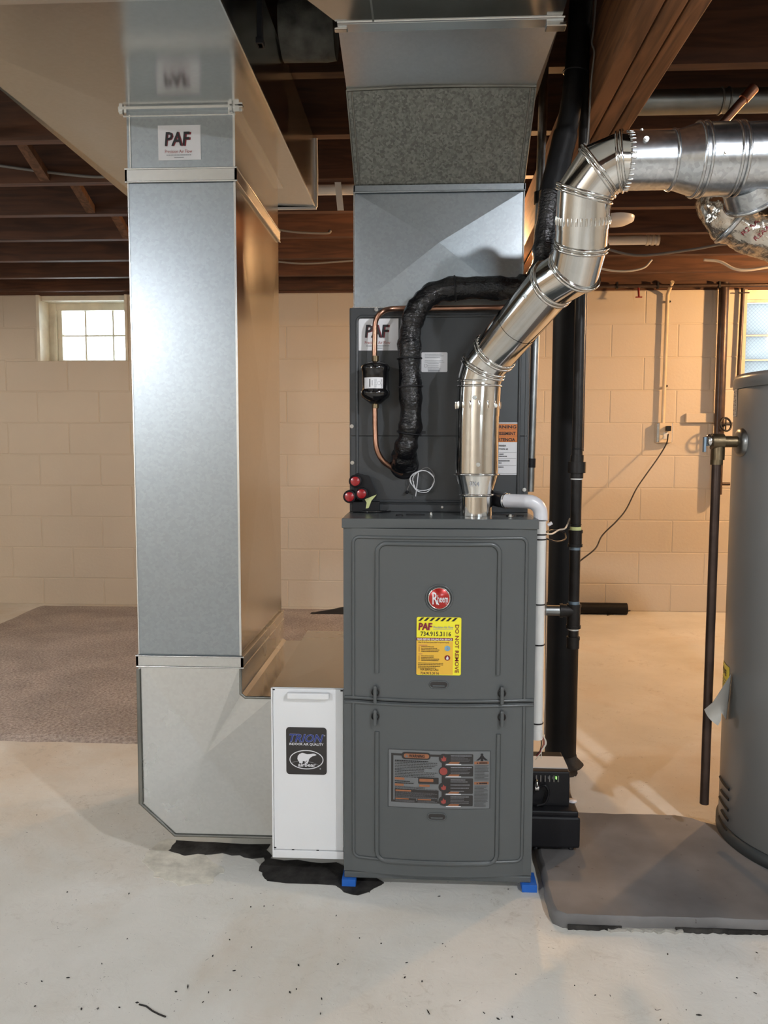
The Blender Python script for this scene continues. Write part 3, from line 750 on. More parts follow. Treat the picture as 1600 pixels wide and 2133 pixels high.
bear = [(31, 88), (32, 80), (37, 74), (44, 71), (50, 72), (58, 74.5), (66, 74), (73, 72.5), (78, 72.5), (84, 76), (79, 78.5), (73, 80), (67, 84), (63, 89), (62, 94), (59, 100), (61, 101), (52, 101), (51, 94), (46, 94), (45, 100), (36, 100), (36, 96), (33, 93)]
s.poly(bear, 'white', 2); s.poly([(52, 97), (58, 91), (57, 94), (53, 99)], 'label_black', 3)
for (u0, v0, u1, v1) in ((16, 98, 26, 95.5), (26, 95.5, 36, 95), (62, 95, 76, 98), (76, 98, 90, 105)): s.poly([(u0, v0), (u1, v1), (u1, v1+.9), (u0, v0+.9)], 'ink_soft', 2)
s.text('airbear', 33, 109, 49, 10, 'white', 3, .022)
s.build('nameplate', 'label_black', t, .008, 'black rounded nameplate with a white bear')
rest_origin(t)

# ================================================================== FURNACE
FX, FWD, FY, FZ, FT = -.188, .4445, 1.806, .018, .8765
FX1 = FX+FWD; FB = 2.51
t = thing('furnace', 'dark grey upright gas furnace with two front doors, standing on blue foam pads', 'furnace')
mb = MB().box(FX, FX1, FY+.03, FB, FZ, FT-.002, .002); mb.build('cabinet', 'grey_paint', t)
# top pan with lip and knockouts
mb = MB().box(FX-.002, FX1+.002, FY-.006, FY+.06, FT-.022, FT, .0015).box(FX-.002, FX1+.002, FY+.06, FB, FT-.004, FT)
mb.build('top_lid', 'grey_paint', t)
mb = MB()
c = aZ(775, 1066, FT); mb.prism([(c.x+.048*math.cos(a), c.y+.030*math.sin(a)) for a in [2*PI*k/28 for k in range(28)]], 'Z', FT, FT+.004)
mb.ring((c.x, c.y, FT+.003), (0, 0, 1), .040, .003, 30, 6)
mb.build('knockout_plate', 'gloss_black', t)
mb = MB().box(-.045, .0, FY+.085, FY+.095, FT, FT+.003)
for x in (-.06, .20, .225): mb.lathe([(.009, FT), (.009, FT+.003), (0, FT+.003)], (x, FY+.07, 0), seg=14)
mb.build('plug_button', 'black', t)
mb = MB(); screw(mb, (.015, FY+.10, FT+.001), .004, (0, 0, 1)); screw(mb, (.20, FY+.05, FT+.001), .004, (0, 0, 1)); mb.build('screw', None, t)
cxm = (FX+FX1)/2
PL, PR = FX+.020, FX1-.020
def bow(v):
    k = (v.x-cxm)/((PR-PL)/2)
    return Vector((v.x, v.y-(.018*(1-k*k) if abs(k) < 1 else 0), v.z))
def rrect(x0, x1, z0, z1, r, y, open_=None, n=6):
    pts = []
    for cx_, cz_, a0 in ((x1-r, z0+r, -90), (x1-r, z1-r, 0), (x0+r, z1-r, 90), (x0+r, z0+r, 180)):
        for k in range(n+1): a = math.radians(a0+90*k/n); pts.append((cx_+r*math.cos(a), y, cz_+r*math.sin(a)))
    return pts
def dens(p, st=.012, closed=False):
    out = []; P = [Vector(q) for q in p]; m = len(P) if closed else len(P)-1
    for i in range(m):
        a, b = P[i], P[(i+1) % len(P)]; k = max(1, int((b-a).length/st))
        out += [a.lerp(b, j/k) for j in range(k)]
    if not closed: out.append(P[-1])
    return out
ZS = aY(900, 1463, FY-.012).z        # seam between the doors
def door(z0, z1, upper):
    mb = MB(); y = FY
    nx = 26
    xs = [FX+.001, PL]+[PL+(PR-PL)*k/nx for k in range(1, nx)]+[PR, FX1-.001]
    vs = []; 
    for x in xs:
        for yy, zz in ((y+.028, z0), (y+.0, z0), (y+.0, z1), (y+.028, z1)): 
            b = bow(Vector((x, 0, 0))).y
            vs.append((x, yy+(b if yy == y else 0), zz))
    fs = []
    for i in range(len(xs)-1):
        for k in range(4): fs.append((i*4+k, i*4+(k+1) % 4, (i+1)*4+(k+1) % 4, (i+1)*4+k))
    fs += [(0, 1, 2, 3), tuple(range(len(vs)-4, len(vs)))[::-1]]
    mb.add(vs, fs)
    d = mb.build('door', 'grey_paint', t)
    # raised outer field with rounded corners
    def bar(p, w, m='grey_paint', nm='pressed_rib', closed=False, hgt=.0035):
        q = MB().sweep(dens(p, .012, closed), w, 8, closed=closed)
        q.deform(lambda v: Vector((v.x, y-.0002-max(0, (y-v.y))*hgt/w if v.y < y else y+.0008, v.z)) if True else v); q.deform(bow)
        return q.build(nm, m, d)
    ox0, ox1 = FX+.024, FX1-.024
    if upper:
        p = rrect(ox0, ox1, z0-.05, z1-.020, .014, y)
        p = [(ox1, y, z0+.006)]+[q for q in p if q[2] > z0+.1][:]+[(ox0, y, z0+.006)]
        bar(p, .004, hgt=.004)
        ix0, ix1 = aY(785, 1250, FY-.015).x, aY(1040, 1250, FY-.015).x; zt2 = aY(900, 1133, FY-.015).z; zb2 = aY(785, 1402, FY-.012).z
        p = rrect(ix0, ix1, z0-.2, zt2, .022, y); p = [(ix1, y, zb2)]+[q for q in p if q[2] > z0+.12]+[(ix0, y, zb2)]
        bar(p, .0055, hgt=.0055)
    else:
        p = rrect(ox0, ox1, z0+.036, z1+.2, .014, y); p2 = [q for q in p if q[2] < z1-.1]
        p2 = sorted(p2, key=lambda q: 0)
        right = p2[:7]; left = p2[7:]
        path = [(ox0, y, z1-.006)]+left+right+[(ox1, y, z1-.006)]
        bar(path, .004, hgt=.004)
        ix0, ix1 = aY(785, 1600, FY-.015).x, aY(1038, 1600, FY-.015).x; zb2 = aY(900, 1797, FY-.015).z; zt2 = aY(785, 1524, FY-.012).z
        p = rrect(ix0, ix1, zb2, z1+.2, .022, y); p2 = [q for q in p if q[2] < z1-.1]
        path = [(ix0, y, zt2)]+p2[7:]+p2[:7]+[(ix1, y, zt2)]
        bar(path, .0055, hgt=.0055)
    return d
ZD1 = FT-.0225
du = door(ZS+.0012, ZD1, True); dl = door(FZ+.016, ZS-.0012, False)
du['label'] = 'upper door with the badge and yellow sticker'; dl['label'] = 'lower door with the grey warning label'
q = MB().box(FX+.002, FX1-.002, FY-.004, FY+.03, FZ, FZ+.015, .002); q.build('toe_rail', 'grey_paint', t)
# curved lips where the doors meet
for z, dd in ((ZS+.006, du), (ZS-.006, dl)):
    MB().sweep([bow(Vector((FX+.004+(FX1-FX-.008)*k/30, FY-.001, z))) for k in range(31)], .0035, 8).build('door_lip', 'grey_paint', dd)
for dd, zz, sg in ((du, 1441, 1), (dl, 1491, -1)):
    for px in (782, 1045):
        c = aY(px, zz+(2 if px > 900 else 0), FY-.006)
        y = bow(Vector((c.x, FY, 0))).y
        mb = MB().use('label_black'); mb.ring((c.x, y-.0015, c.z), (0, 1, 0), .0088, .0016, 24, 6)
        mb.use('grey_paint'); mb.box(c.x-.004, c.x+.004, y-.014, y, c.z-.020 - (.004 if sg > 0 else 0), c.z+.018, .003)
        mb.build('latch', None, dd)
for dd, py in ((du, 1426), (dl, 1701)):
    c = aY(914 if py < 1500 else 910, py, FY-.018); y = bow(Vector((c.x, FY, 0))).y
    pts = [(c.x+sx*.013+.008*math.cos(a), c.z+.008*math.sin(a)) for sx, a0 in ((1, -90), (-1, 90)) for a in [math.radians(a0+180*k/8) for k in range(9)]]
    mb = MB().use('label_black'); mb.prism(pts, 'Y', y-.0002, y-.0012)
    mb.use('grey_paint'); mb.sweep([(x, y-.001, z) for x, z in pts], .0016, 6, closed=True)
    mb.sweep([(c.x-.014, y-.001, c.z-.003), (c.x+.014, y-.001, c.z-.003)], .0022, 8)
    mb.build('hand_pull', None, dd)
# round red badge
c = aY(915, 1246, FY-.019); y = bow(Vector((c.x, FY, 0))).y
MB().ring((c.x, y-.0005, c.z), (0, 1, 0), .0300, .0022, 40, 6).build('badge_recess', 'grey_paint', t)
bd = MB().lathe([(0, y-.0052), (.0225, y-.0046), (.0240, y-.003), (.0240, y+.001)], (c.x, 0, c.z), 'Y', 40).build('badge', 'badge_red', t, 'round red badge with white lettering')
MB().ring((c.x, y-.0035, c.z), (0, 1, 0), .0243, .0014, 40, 6).build('badge_rim', 'chrome', bd)
s = Sheet(c.x-.024, c.x+.024, c.z-.024, c.z+.024, y-.0052, 100, 100)
s.text('R', 18, 78, 26, 58, 'white', 2, .01); s.poly([(34, 58), (39, 58), (50, 80), (46, 80)], 'white', 2)
s.text('heem', 42, 69, 49, 36, 'white', 2, .01); s.disc(83, 75, 2, 'white', 2, n=10)
s.mb.build('badge_lettering', None, bd)
# yellow service sticker
a, b = aY(868, 1285, FY-.0185), aY(960, 1407, FY-.0185); y = FY-.0182
s = Sheet(a.x, b.x, b.z, a.z, y-.0006, 66, 89)
s.rect(0, 37, 54, 88, 'ink_amber', .9)
for k in range(8): s.poly([(2+8.2*k, 6), (6+8.2*k, 6), (11.5+8.2*k, .5), (7.5+8.2*k, .5)], 'ink', 1.5) if k < 7 else None
s.rect(0, 6, 66, 6.8, 'ink_yellow', 1.6)
s.text('PAF', 3.2, 20, 20.5, 11, 'ink_rose', 2, .03, .12); s.text('PAF', 2.6, 19.6, 20, 11, 'ink_red', 3, .03, .12)
s.text('Precision Air Flow', 24.5, 17, 30, 3.6, 'ink_soft', 2, .02, .2); s.rect(24, 18, 54, 18.6, 'ink_soft', 1.5)
s.text('734.915.3116', 6, 29, 45, 7, 'ink', 2, .012)
s.rect(0, 31.5, 54, 36, 'ink_red', 1.5); s.text('READ BEFORE CALLING FOR SERVICE', 1.4, 35.2, 51, 2.9, 'white', 2, .03)
s.text('What To Do If your System Fails To Operate Properly', 2.5, 39.5, 46, 2.0, 'ink', 2, .01)
s.lines(3, 16, 42.5, 43.6, 1, 'ink_rose', 2, 1, 3); s.lines(7, 34, 45, 52, 4, 'ink', 2, .42, 5); s.rect(3.4, 44.8, 4.4, 53, 'ink_rust', 2)
s.lines(3, 9, 56, 57, 1, 'ink_rose', 2, 1, 4); s.lines(7, 34, 59, 66, 4, 'ink', 2, .42, 6); s.rect(3.4, 58.8, 4.4, 67, 'ink_rust', 2)
s.disc(45.8, 47.5, 4.2, 'ink_blue', 2)
for k in range(3): an = k*PI/3; s.poly([(45.8+3.4*math.cos(an)-.3*math.sin(an), 47.5+3.4*math.sin(an)+.3*math.cos(an)), (45.8-3.4*math.cos(an)-.3*math.sin(an), 47.5-3.4*math.sin(an)+.3*math.cos(an)), (45.8-3.4*math.cos(an)+.3*math.sin(an), 47.5-3.4*math.sin(an)-.3*math.cos(an)), (45.8+3.4*math.cos(an)+.3*math.sin(an), 47.5+3.4*math.sin(an)-.3*math.cos(an))], 'ink_soft', 3)
s.disc(45.8, 62, 4.2, 'ink_red', 2); s.poly([(45.8, 58.8), (47.8, 62), (47.2, 64.6), (44.4, 64.6), (43.8, 62), (45, 60.6)], 'white', 3)
s.lines(2.5, 40, 70, 77.5, 4, 'ink', 2, .34, 8)
s.text('FOR SERVICE CALL:', 6, 82, 27, 3.2, 'ink', 2, .015); s.text('734.915.3116', 6, 88, 27.5, 3.9, 'ink', 2, .01)
s.text('DO NOT REMOVE', 57, 11, 74, 5.8, 'ink_red', 2, .02, 0, 90)
# reading downwards: flip so that letter tops face right
s.build('service_sticker', 'ink_yellow', t, .004, 'yellow sticker with hazard stripes and phone number')
# grey warning label, bent to the door
a, b = aY(809, 1557, FY-.010), aY(1020, 1684, FY-.010); c1 = aY(809, 1557, FY-.006).z; c2 = aY(912, 1684, FY-.018).z
s = Sheet(a.x, b.x, c2, c1, FY-.0006, 137, 80)
for q in ((0, 0, 137, .4), (0, 79.6, 137, 80)): s.rect(*q, 'ink', 2, n=20)
for q in ((0, 0, .4, 80), (136.6, 0, 137, 80)): s.rect(*q, 'ink', 2)
s.rect(4, 5.5, 72, 8.5, 'label_black', 1, n=12); s.rect(4, 70, 72, 73, 'label_black', 1, n=12); s.rect(4, 6, 7, 72, 'label_black', 1, r=1.2)
s.rect(18, 3, 57, 13, 'label_black', 2, r=4.5); s.rect(21, 5, 55, 11, 'ink_rust', 3, r=2.8); s.text('WARNING', 28, 10, 21, 4.2, 'ink', 4, .02); s.poly([(23, 10), (27, 10), (25, 6)], 'label_grey', 4)
s.lines(9, 54, 14.5, 16, 1, 'ink', 2, 1, 1); s.lines(9, 66, 17, 26, 5, 'label_black', 2, .4, 2); s.lines(9, 48, 28, 29, 1, 'ink', 2, 1, 3); s.lines(9, 66, 30.5, 37, 4, 'label_black', 2, .4, 4)
for q in ((9, 38.5, 22, 41.5), (9, 47, 21, 50), (42, 47, 56, 50)): s.rect(*q, 'ink_rust', 3)
s.rect(40.5, 37, 68, 46, 'label_black', 2, r=1); s.rect(42, 39, 61, 43, 'ink_rust', 3, r=.8)
s.lines(9, 38, 43, 45.5, 2, 'label_black', 2, .5, 5); s.lines(9, 67, 51, 54, 3, 'label_black', 2, .4, 6)
s.rect(9, 54.5, 38, 66, 'label_black', 2); s.rect(38, 55, 68, 66, 'label_black', 2); s.rect(10, 55.4, 31, 57.5, 'ink_rust', 3); s.lines(10, 66, 58.5, 65, 6, 'ink_grey', 3, .3, 7)
s.rect(9, 66.6, 38, 72, 'label_black', 2); s.rect(39, 66.6, 67, 72, 'label_black', 2); s.rect(10, 67, 28, 68.5, 'ink_rust', 3); s.rect(40, 67, 58, 68.5, 'ink_rust', 3); s.lines(10, 36, 69.5, 71, 2, 'ink_grey', 3, .4, 8); s.lines(40, 66, 69.5, 71, 2, 'ink_grey', 3, .4, 9)
s.rect(72, 6, 76.5, 73, 'label_black', 1)
for (v0, v1, cy) in ((4.5, 18, 10.5), (20.5, 35, 28), (37.5, 59, 50), (61, 76, 69)):
    s.rect(74, v0, 95, v1, 'label_black', 1.5, r=1.2); s.rect(94, v0, 114, v1, 'label_black', 1.5, r=1.2); s.disc(74.5, cy, 6.6, 'label_black', 2); s.disc(74.5, cy, 5.2, 'ink_fire' if v0 in (20.5,) else 'label_black', 2.5)
    s.poly([(74.5, cy-4), (76.4, cy-1), (78, cy-2), (77.6, cy+2.8), (75, cy+4), (72, cy+3), (71, cy-1), (73, cy)], 'ink_fire', 3)
    s.lines(84, 112, v0+1.5, v0+2.6, 1, 'ink_soft', 3, 1, int(v0)); s.lines(84, 110, v0+4, v1-4.5, 4, 'ink_grey', 3, .35, int(v0)+1)
    s.poly([(80, v1-.5), (83, v1-3), (96, v1-3), (94.5, v1-.5)], 'ink_rust', 3); s.rect(78, v1, 98, v1+1.1, 'white', 1.5)
s.poly([(118, 13), (122, 9.4), (124.5, 6), (127, 6), (129.5, 9.4), (134, 13), (130, 13), (127.5, 11), (127.5, 14), (124, 14), (124, 11), (121, 13)], 'ink', 2); s.disc(125.7, 5, 1.8, 'ink', 2.5, n=12)
for v in (14.5, 42.5): s.rect(115.5, v, 135, v+3.6, 'ink_rust', 2); s.poly([(118.5, v+2.8), (121, v+2.8), (119.7, v+.8)], 'ink', 3); s.lines(122, 133, v+1, v+2.8, 1, 'ink', 3, 1, 2)
s.lines(116, 135, 20, 39.5, 13, 'label_black', 2, .38, 21); s.lines(116, 134, 48, 76, 18, 'label_black', 2, .38, 22)
s.build('warning_label', 'label_grey', t, 0, 'grey safety label with black boxes and orange headings', bow)
rest_origin(t)
# blue foam pads under the corners
for (x0, x1), y1, lb in (((-.191, -.158), 1.85, 'blue foam pad under the left front corner of the furnace'), ((.233, .268), 1.85, 'blue foam pad under the right front corner of the furnace')):
    o = thing('foam_pad', lb, 'pad', 'blue foam pads under the furnace')
    MB().use('blue').box(x0, x1, 1.792, y1, 0, FZ, .001).use('blue_top').box(x0+.001, x1-.001, 1.793, y1, FZ-.0015, FZ-.0004).build('block', None, o); rest_origin(o)

# ================================================================== COIL CABINET
KX0, KX1, KY, KB, KZ0, KZ1 = -.191, .2585, 2.0, 2.50, FT+.0005, 1.385
t = thing('coil_cabinet', 'charcoal evaporator coil cabinet standing on top of the furnace', 'cabinet')
MB().box(KX0, KX1, KY+.004, KB, KZ0, KZ1, .002).build('cabinet', 'coil_paint', t)
mb = MB().box(KX0+.001, KX1-.001, KY-.006, KY+.004, KZ0, KZ0+.018, .001); mb.build('base_flange', 'coil_paint', t)
zs = aY(760, 908, KY).z
p = MB()
p.box(KX0+.004, KX1-.004, KY, KY+.004, zs+.0008, KZ1-.002, .001); p.box(KX0+.004, KX1-.004, KY, KY+.004, KZ0+.02, zs-.0008, .001)
pn = p.build('front_panel', 'coil_paint', t)
fr = rrect(KX0+.020, KX1-.026, KZ0+.026, KZ1-.022, .012, KY)
MB().sweep(dens(fr, .05, True), .0042, 8, closed=True).deform(lambda v: Vector((v.x, KY-.0005-(KY-v.y)*.7 if v.y < KY else KY+.001, v.z))).build('pressed_frame', 'coil_paint', pn)
MB().box(KX1-.011, KX1-.009, KY-.002, KY, KZ0+.02, KZ1-.01).build('edge_bead', 'coil_paint', pn)
mb = MB()
for px, py in ((784, 645), (733, 888), (734, 964), (921, 1056), (786, 1056), (1092, 1020)): screw(mb, aY(px, py, KY-.001))
mb.build('screw', None, t)
a, b = aY(747, 664, KY), aY(830, 730, KY)
paf(a.x, b.x, b.z, a.z, KY-.0008, t)
a, b = aY(878, 734, KY), aY(932, 775, KY)
s = Sheet(a.x, b.x, b.z, a.z, KY-.0006, 54, 41)
for k, (u1, v) in enumerate(((46, 3.5), (46, 7), (38, 10.5), (45, 17), (48, 20), (46, 23), (46, 27.5), (38, 31), (40, 34))): s.lines(7 if k < 5 else 13, u1, v, v+1.1, 1, 'ink_soft', 2, 1, k)
s.oval(9, 28, 3.6, 3.6, .5, 'ink_grey', 2, 16); s.rect(14, 36.5, 38, 40, 'ink_soft', 2)
s.build('rating_label', 'white', t, .003, 'small white rating label')
a, b = aY(1012, 880, KY), aY(1080, 989, KY)
s = Sheet(a.x, b.x, b.z, a.z, KY-.0006, 68, 109)
s.rect(1.5, 3, 64.5, 41, 'ink_orange', 1)
for v in (14.5, 28): s.rect(1.5, v, 64.5, v+.7, 'ink_rust', 2)
s.text('WARNING', 6, 12.4, 56, 6.6, 'ink', 2, .03); s.text('AVERTISSEMENT', 3, 26, 58, 6.6, 'ink', 2, .03); s.text('ADVERTENCIA', 4, 39, 56, 6.6, 'ink', 2, .03)
s.text('CALIFORNIA', 8, 50, 34, 3.6, 'ink', 2, .03); s.text('PROPOSITION 65', 8, 57, 38, 3.6, 'ink', 2, .03)
for v in (62, 75, 89): s.rect(2, v, 63, v+.5, 'ink_grey', 2)
for i, v in enumerate((65, 69.5, 79, 83.5, 92)): s.lines(8, 44 if i % 2 else 50, v, v+1.8, 1, 'ink', 2, 1, 30+i)
for q in ((1.5, 2, 64.5, 2.5), (1.5, 106, 64.5, 106.5)): s.rect(*q, 'ink_grey', 2)
s.build('warning_label', 'white', t, .004, 'orange and white warning label behind the vent pipe')
c = aY(842, 978, KY)
MB().lathe([(0, KY-.008), (.030, KY-.007), (.036, KY-.003), (.037, KY)], (c.x, 0, c.z+.012), 'Y', 28).build('pipe_grommet', 'black', t)
rest_origin(t)

# ================================================================== SUPPLY PLENUM above the coil
t = thing('supply_plenum', 'galvanised supply plenum flaring upwards above the coil cabinet', 'duct')
P1Y = 2.02
q0 = [aY(740, 640, P1Y), aY(1087, 640, P1Y)]; q1 = [aY(742, 402, P1Y), aY(1087, 402, P1Y)]
za, zb_ = KZ1+.0005, q1[0].z; xa, xb = q0[0].x, q0[1].x; zc = aY(900, 386, P1Y).z
mb = MB().use('galv')
cc = aY(915, 505, P1Y-.012)
mb.add([(xa, P1Y, za), (xb, P1Y, za), (xb, P1Y, zb_), (xa, P1Y, zb_), tuple(cc)], [(0, 1, 4), (1, 2, 4), (2, 3, 4), (3, 0, 4)])
mb.add([(xa, P1Y, za), (xb, P1Y, za), (xb, P1Y, zb_), (xa, P1Y, zb_), (xa, 2.46, za), (xb, 2.46, za), (xb, 2.46, zb_), (xa, 2.46, zb_)], [(1, 5, 6, 2), (5, 4, 7, 6), (4, 0, 3, 7)])
mb.build('plenum_box', None, t)
mb = MB().box(xa-.003, xb+.003, P1Y-.006, P1Y, zb_, zc).box(xb, xb+.004, P1Y-.006, 2.46, zb_, zc).box(xa-.004, xa, P1Y-.006, 2.46, zb_, zc)
mb.sweep([(xa-.002, P1Y-.005, zb_), (xb+.004, P1Y-.005, zb_)], .0025, 6)
mb.build('slip_collar', 'galv', t)
MB().box(xa-.004, xa, P1Y-.003, P1Y+.001, za, zb_).box(xb, xb+.003, P1Y-.003, P1Y+.001, za, zb_).box(xa-.006, xb+.006, P1Y-.006, P1Y, za-.001, za+.004).build('corner_seam', 'galv_edge', t)
YA, YBm = 1.90, 1.72
l2, r2 = aY(722, 180, YA), aY(1117, 180, YA); l3, r3 = aY(703, 48, YBm), aY(1170, 48, YBm)
mb = MB().use('galv_old')
f0 = [Vector((xa, P1Y, zc)), Vector((xb, P1Y, zc)), Vector((r2.x, YA, r2.z)), Vector((l2.x, YA, r2.z))]
cen = sum(f0, Vector())/4+Vector((0, -.003, -.002))
mb.add([*f0, cen], [(0, 1, 4), (1, 2, 4), (2, 3, 4), (3, 0, 4)])
bk = [Vector((xa, 2.46, zc)), Vector((xb, 2.46, zc)), Vector((r2.x, 2.46, r2.z)), Vector((l2.x, 2.46, r2.z))]
mb.add([*f0, *bk], [(1, 5, 6, 2), (4, 0, 3, 7), (5, 4, 7, 6)])
mb.build('old_transition', None, t, 'dull dark spangled older section')
mb = MB()
for a, b in ((f0[1], f0[2]), (f0[0], f0[3])):
    for dx in (0, .012 if a is f0[0] else -.012): mb.sweep([a+Vector((dx, -.001, 0)), b+Vector((dx, -.001, 0))], .0022, 6)
n_ = 16; up = [f0[3].lerp(f0[2], k/n_)+Vector((0, -.002, .004*math.sin(PI*k/n_))) for k in range(n_+1)]
mb.sweep(up, .004, 6); mb.build('old_seam', 'galv_dark', t)
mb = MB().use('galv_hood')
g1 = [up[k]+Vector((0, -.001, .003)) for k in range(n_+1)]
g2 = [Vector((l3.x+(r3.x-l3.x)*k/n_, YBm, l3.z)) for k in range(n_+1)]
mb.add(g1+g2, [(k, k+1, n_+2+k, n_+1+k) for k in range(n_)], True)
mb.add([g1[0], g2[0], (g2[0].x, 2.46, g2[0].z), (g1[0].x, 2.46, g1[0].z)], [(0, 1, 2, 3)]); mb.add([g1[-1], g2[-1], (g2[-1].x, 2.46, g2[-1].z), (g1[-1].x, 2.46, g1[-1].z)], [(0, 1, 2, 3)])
mb.build('flared_hood', None, t, 'flared section with the bright floor reflection put into its colour')
ZSB = l3.z
mb = MB(); mb.hexa([(l3.x, YBm-.002, ZSB-.004), (r3.x+.004, YBm-.002, ZSB-.004), (r3.x+.004, YBm+.022, ZSB-.008), (l3.x, YBm+.022, ZSB-.008)], [(l3.x, YBm-.002, ZSB+.001), (r3.x+.004, YBm-.002, ZSB+.001), (r3.x+.004, YBm+.022, ZSB+.001), (l3.x, YBm+.022, ZSB+.001)])
mb.box(r3.x-.03, r3.x+.012, YBm+.004, YBm+.03, ZSB-.014, ZSB-.004, .002); mb.box(l3.x-.008, l3.x+.02, YBm+.004, YBm+.02, ZSB-.010, ZSB-.004, .002)
mb.sweep([(l3.x, YBm-.004, ZSB), (r3.x+.006, YBm-.004, ZSB)], .003, 6); mb.build('drive_cleat', 'galv_edge', t)
# trunk above: underside runs towards the camera
lf = aZ(640, 0, ZSB); rf = aZ(1180, 0, ZSB); tx = aZ(775, 20, ZSB).x
mb = MB().use('galv_side')
yn = .8; lx2 = l3.x+(lf.x-l3.x)/(lf.y-l3.y)*(yn+.3-l3.y); lx2 = lf.x
pts = [(l3.x, YBm), (r3.x, YBm), (rf.x, yn), (lf.x-.02, yn), (lf.x, lf.y)]
mb.prism(pts, 'Z', ZSB, 2.022); mb.prism([(l3.x, YBm+.0005), (r3.x, YBm+.0005), (r3.x-.02, 2.45), (l3.x+.03, 2.45)], 'Z', ZSB+.006, 2.022)
mb.build('trunk', None, t)
MB().box(tx-.002, tx+.002, yn, YBm-.005, ZSB-.002, ZSB).build('trunk_seam', 'galv_edge', t)
rest_origin(t)

# ================================================================== FLUE VENT
t = thing('vent_pipe', 'shiny metal vent pipe zigzagging up from the furnace top to the right', 'pipe')
def seg(pts, rads, m='shiny', name='pipe_section', sg=40, label=None):
    return MB().sweep(pts, rads, sg).build(name, m, t, label)
R4 = .0508
V = Vector
p0 = aY(992, 1066, 1.905); p0.z = FT+.0005
b1 = V((p0.x, 1.905, aY(992, 1034, 1.905).z)); b2 = V((p0.x, 1.905, aY(992, 985, 1.905).z)); b3 = V((p0.x+.001, 1.905, aY(992, 848, 1.905).z)); b4 = V((p0.x+.004, 1.904, aY(1000, 795, 1.904).z))
seg([p0, b1], .0385); seg([b1, b1+V((0, 0, .012)), b2], [.0392, .0405, .0535], name='reducer'); seg([b2, b3], .0515); seg([b3-V((0, 0, .02)), b4], .0522)
e1 = aY(1007, 765, 1.895); e2 = aY(1030, 735, 1.875)
A = aY(1150, 592, 1.72); Bq = aY(1197, 563, 1.665); Cq = aY(1211, 513, 1.635); D = aY(1218, 402, 1.60); E_ = aY(1247, 357, 1.585); Fq = aY(1296, 336, 1.575)
yh = 1.56; zh = aY(1400, 334, yh).z; zh5 = zh
def hx(px): return V((aY(px, 334, yh).x, yh, zh))
G0 = hx(1337); G1 = hx(1398); G2 = hx(1448); G3 = hx(1522); G4 = V((1.75, 1.54, zh+.012))
def gores(P, r, names):
    """mitred tube split into its gores"""
    P = [V(p) for p in P]
    for i in range(len(P)-1):
        mb = MB()
        # build with neighbours so that the mitres match, keep the middle
        a = P[i]; b = P[i+1]; pts = []
        pre = a-(P[i]-P[i-1]).normalized()*.001 if i else None
        full = MB().sweep(([P[i-1]] if i else [])+[a, b]+([P[i+2]] if i+2 < len(P) else []), r, 40, caps=False)
        k0 = 40 if i else 0
        vs = full.v[k0:k0+80]
        mb.add(vs, [(k, (k+1) % 40, 40+(k+1) % 40, 40+k) for k in range(40)], True)
        mb.build(names[i], 'shiny', t)
        if i: 
            dn = (P[i]-P[i-1]).normalized()
            for off in (-.0045, .0045): MB().sweep([V(v)+dn*off*.9+(V(v)-P[i]).normalized()*.001 for v in vs[:40]], .0034, 6, closed=True).build('bead', 'shiny', t)
m_ = e2.lerp(A, .42)
gores([b4, e1, e2, m_], R4+.001, ['elbow_gore', 'elbow_gore', 'pipe_section'])
gores([m_-(A-e2).normalized()*.02, A, Bq, Cq, Cq.lerp(D, .5)], R4, ['pipe_section', 'elbow_gore', 'elbow_gore', 'elbow_gore'])
gores([Cq.lerp(D, .5)-(D-Cq).normalized()*.015, D, E_, Fq, G0], R4+.0012, ['elbow_gore', 'elbow_gore', 'elbow_gore', 'elbow_gore'])
seg([G0-V((.030, 0, 0)), G1], R4+.001, 'pipe_galv'); 
r5 = .0645
seg([G1, G1.lerp(G2, .15), G2], [R4+.001, R4+.002, r5], 'pipe_galv', 'increaser'); seg([G2, G3], r5+.0005, 'pipe_galv'); seg([G3-V((.005, 0, 0)), G4], r5-.001, 'pipe_galv', 'spiral_pipe')
for c, r in ((b1+V((0, 0, .004)), .0405), (b2-V((0, 0, .003)), .0535), (b4-V((0, 0, .012)), .0528), (b4, .0522)):
    MB().ring(c, (0, 0, 1), r, .0028, 40, 6).build('bead', 'shiny', t)
for c, r in ((G1, R4+.002), (G2, r5+.001), (G2+V((.012, 0, 0)), r5+.001), (G3, r5+.001), (G3+V((.012, 0, 0)), r5+.001)):
    MB().ring(c, (1, 0, 0), r, .003, 40, 6).build('bead', 'pipe_galv', t)
def crimps(c, ax, R, n=30, L=.016, w=.0022):
    mb = MB(); c = V(c); ax = V(ax).normalized(); u, v = mb.frame(ax)
    for k in range(n):
        d = u*math.cos(2*PI*k/n)+v*math.sin(2*PI*k/n)
        mb.sweep([c+d*(R-.0008)-ax*L/2, c+d*(R+.0004), c+d*(R-.0008)+ax*L/2], w, 6)
    mb.build('crimped_edge', 'shiny', t)
crimps(b3+V((0, 0, .004)), (0, 0, 1), .0522, 16, .016, .003)
crimps(Cq.lerp(D, .5), D-Cq, R4+.0012, 36, .014); crimps(G0-V((.028, 0, 0)), (1, 0, 0), R4+.0012, 34, .010, .0016)
crimps(e2+(m_-e2)*.12, m_-e2, R4+.001, 34, .006, .0015)
mb = MB(); screw(mb, aY(988, 828, 1.905-.0535)); screw(mb, aY(996, 968, 1.905-.053)); screw(mb, aY(1094, 617, 1.715)); screw(mb, aY(1346, 290, 1.512)); screw(mb, aY(1511, 318, 1.498)); screw(mb, (aY(1337, 262, 1.56).x, 1.56, zh+R4+.001), .004, (0, 0, 1)); screw(mb, aY(1032, 845, 1.87))
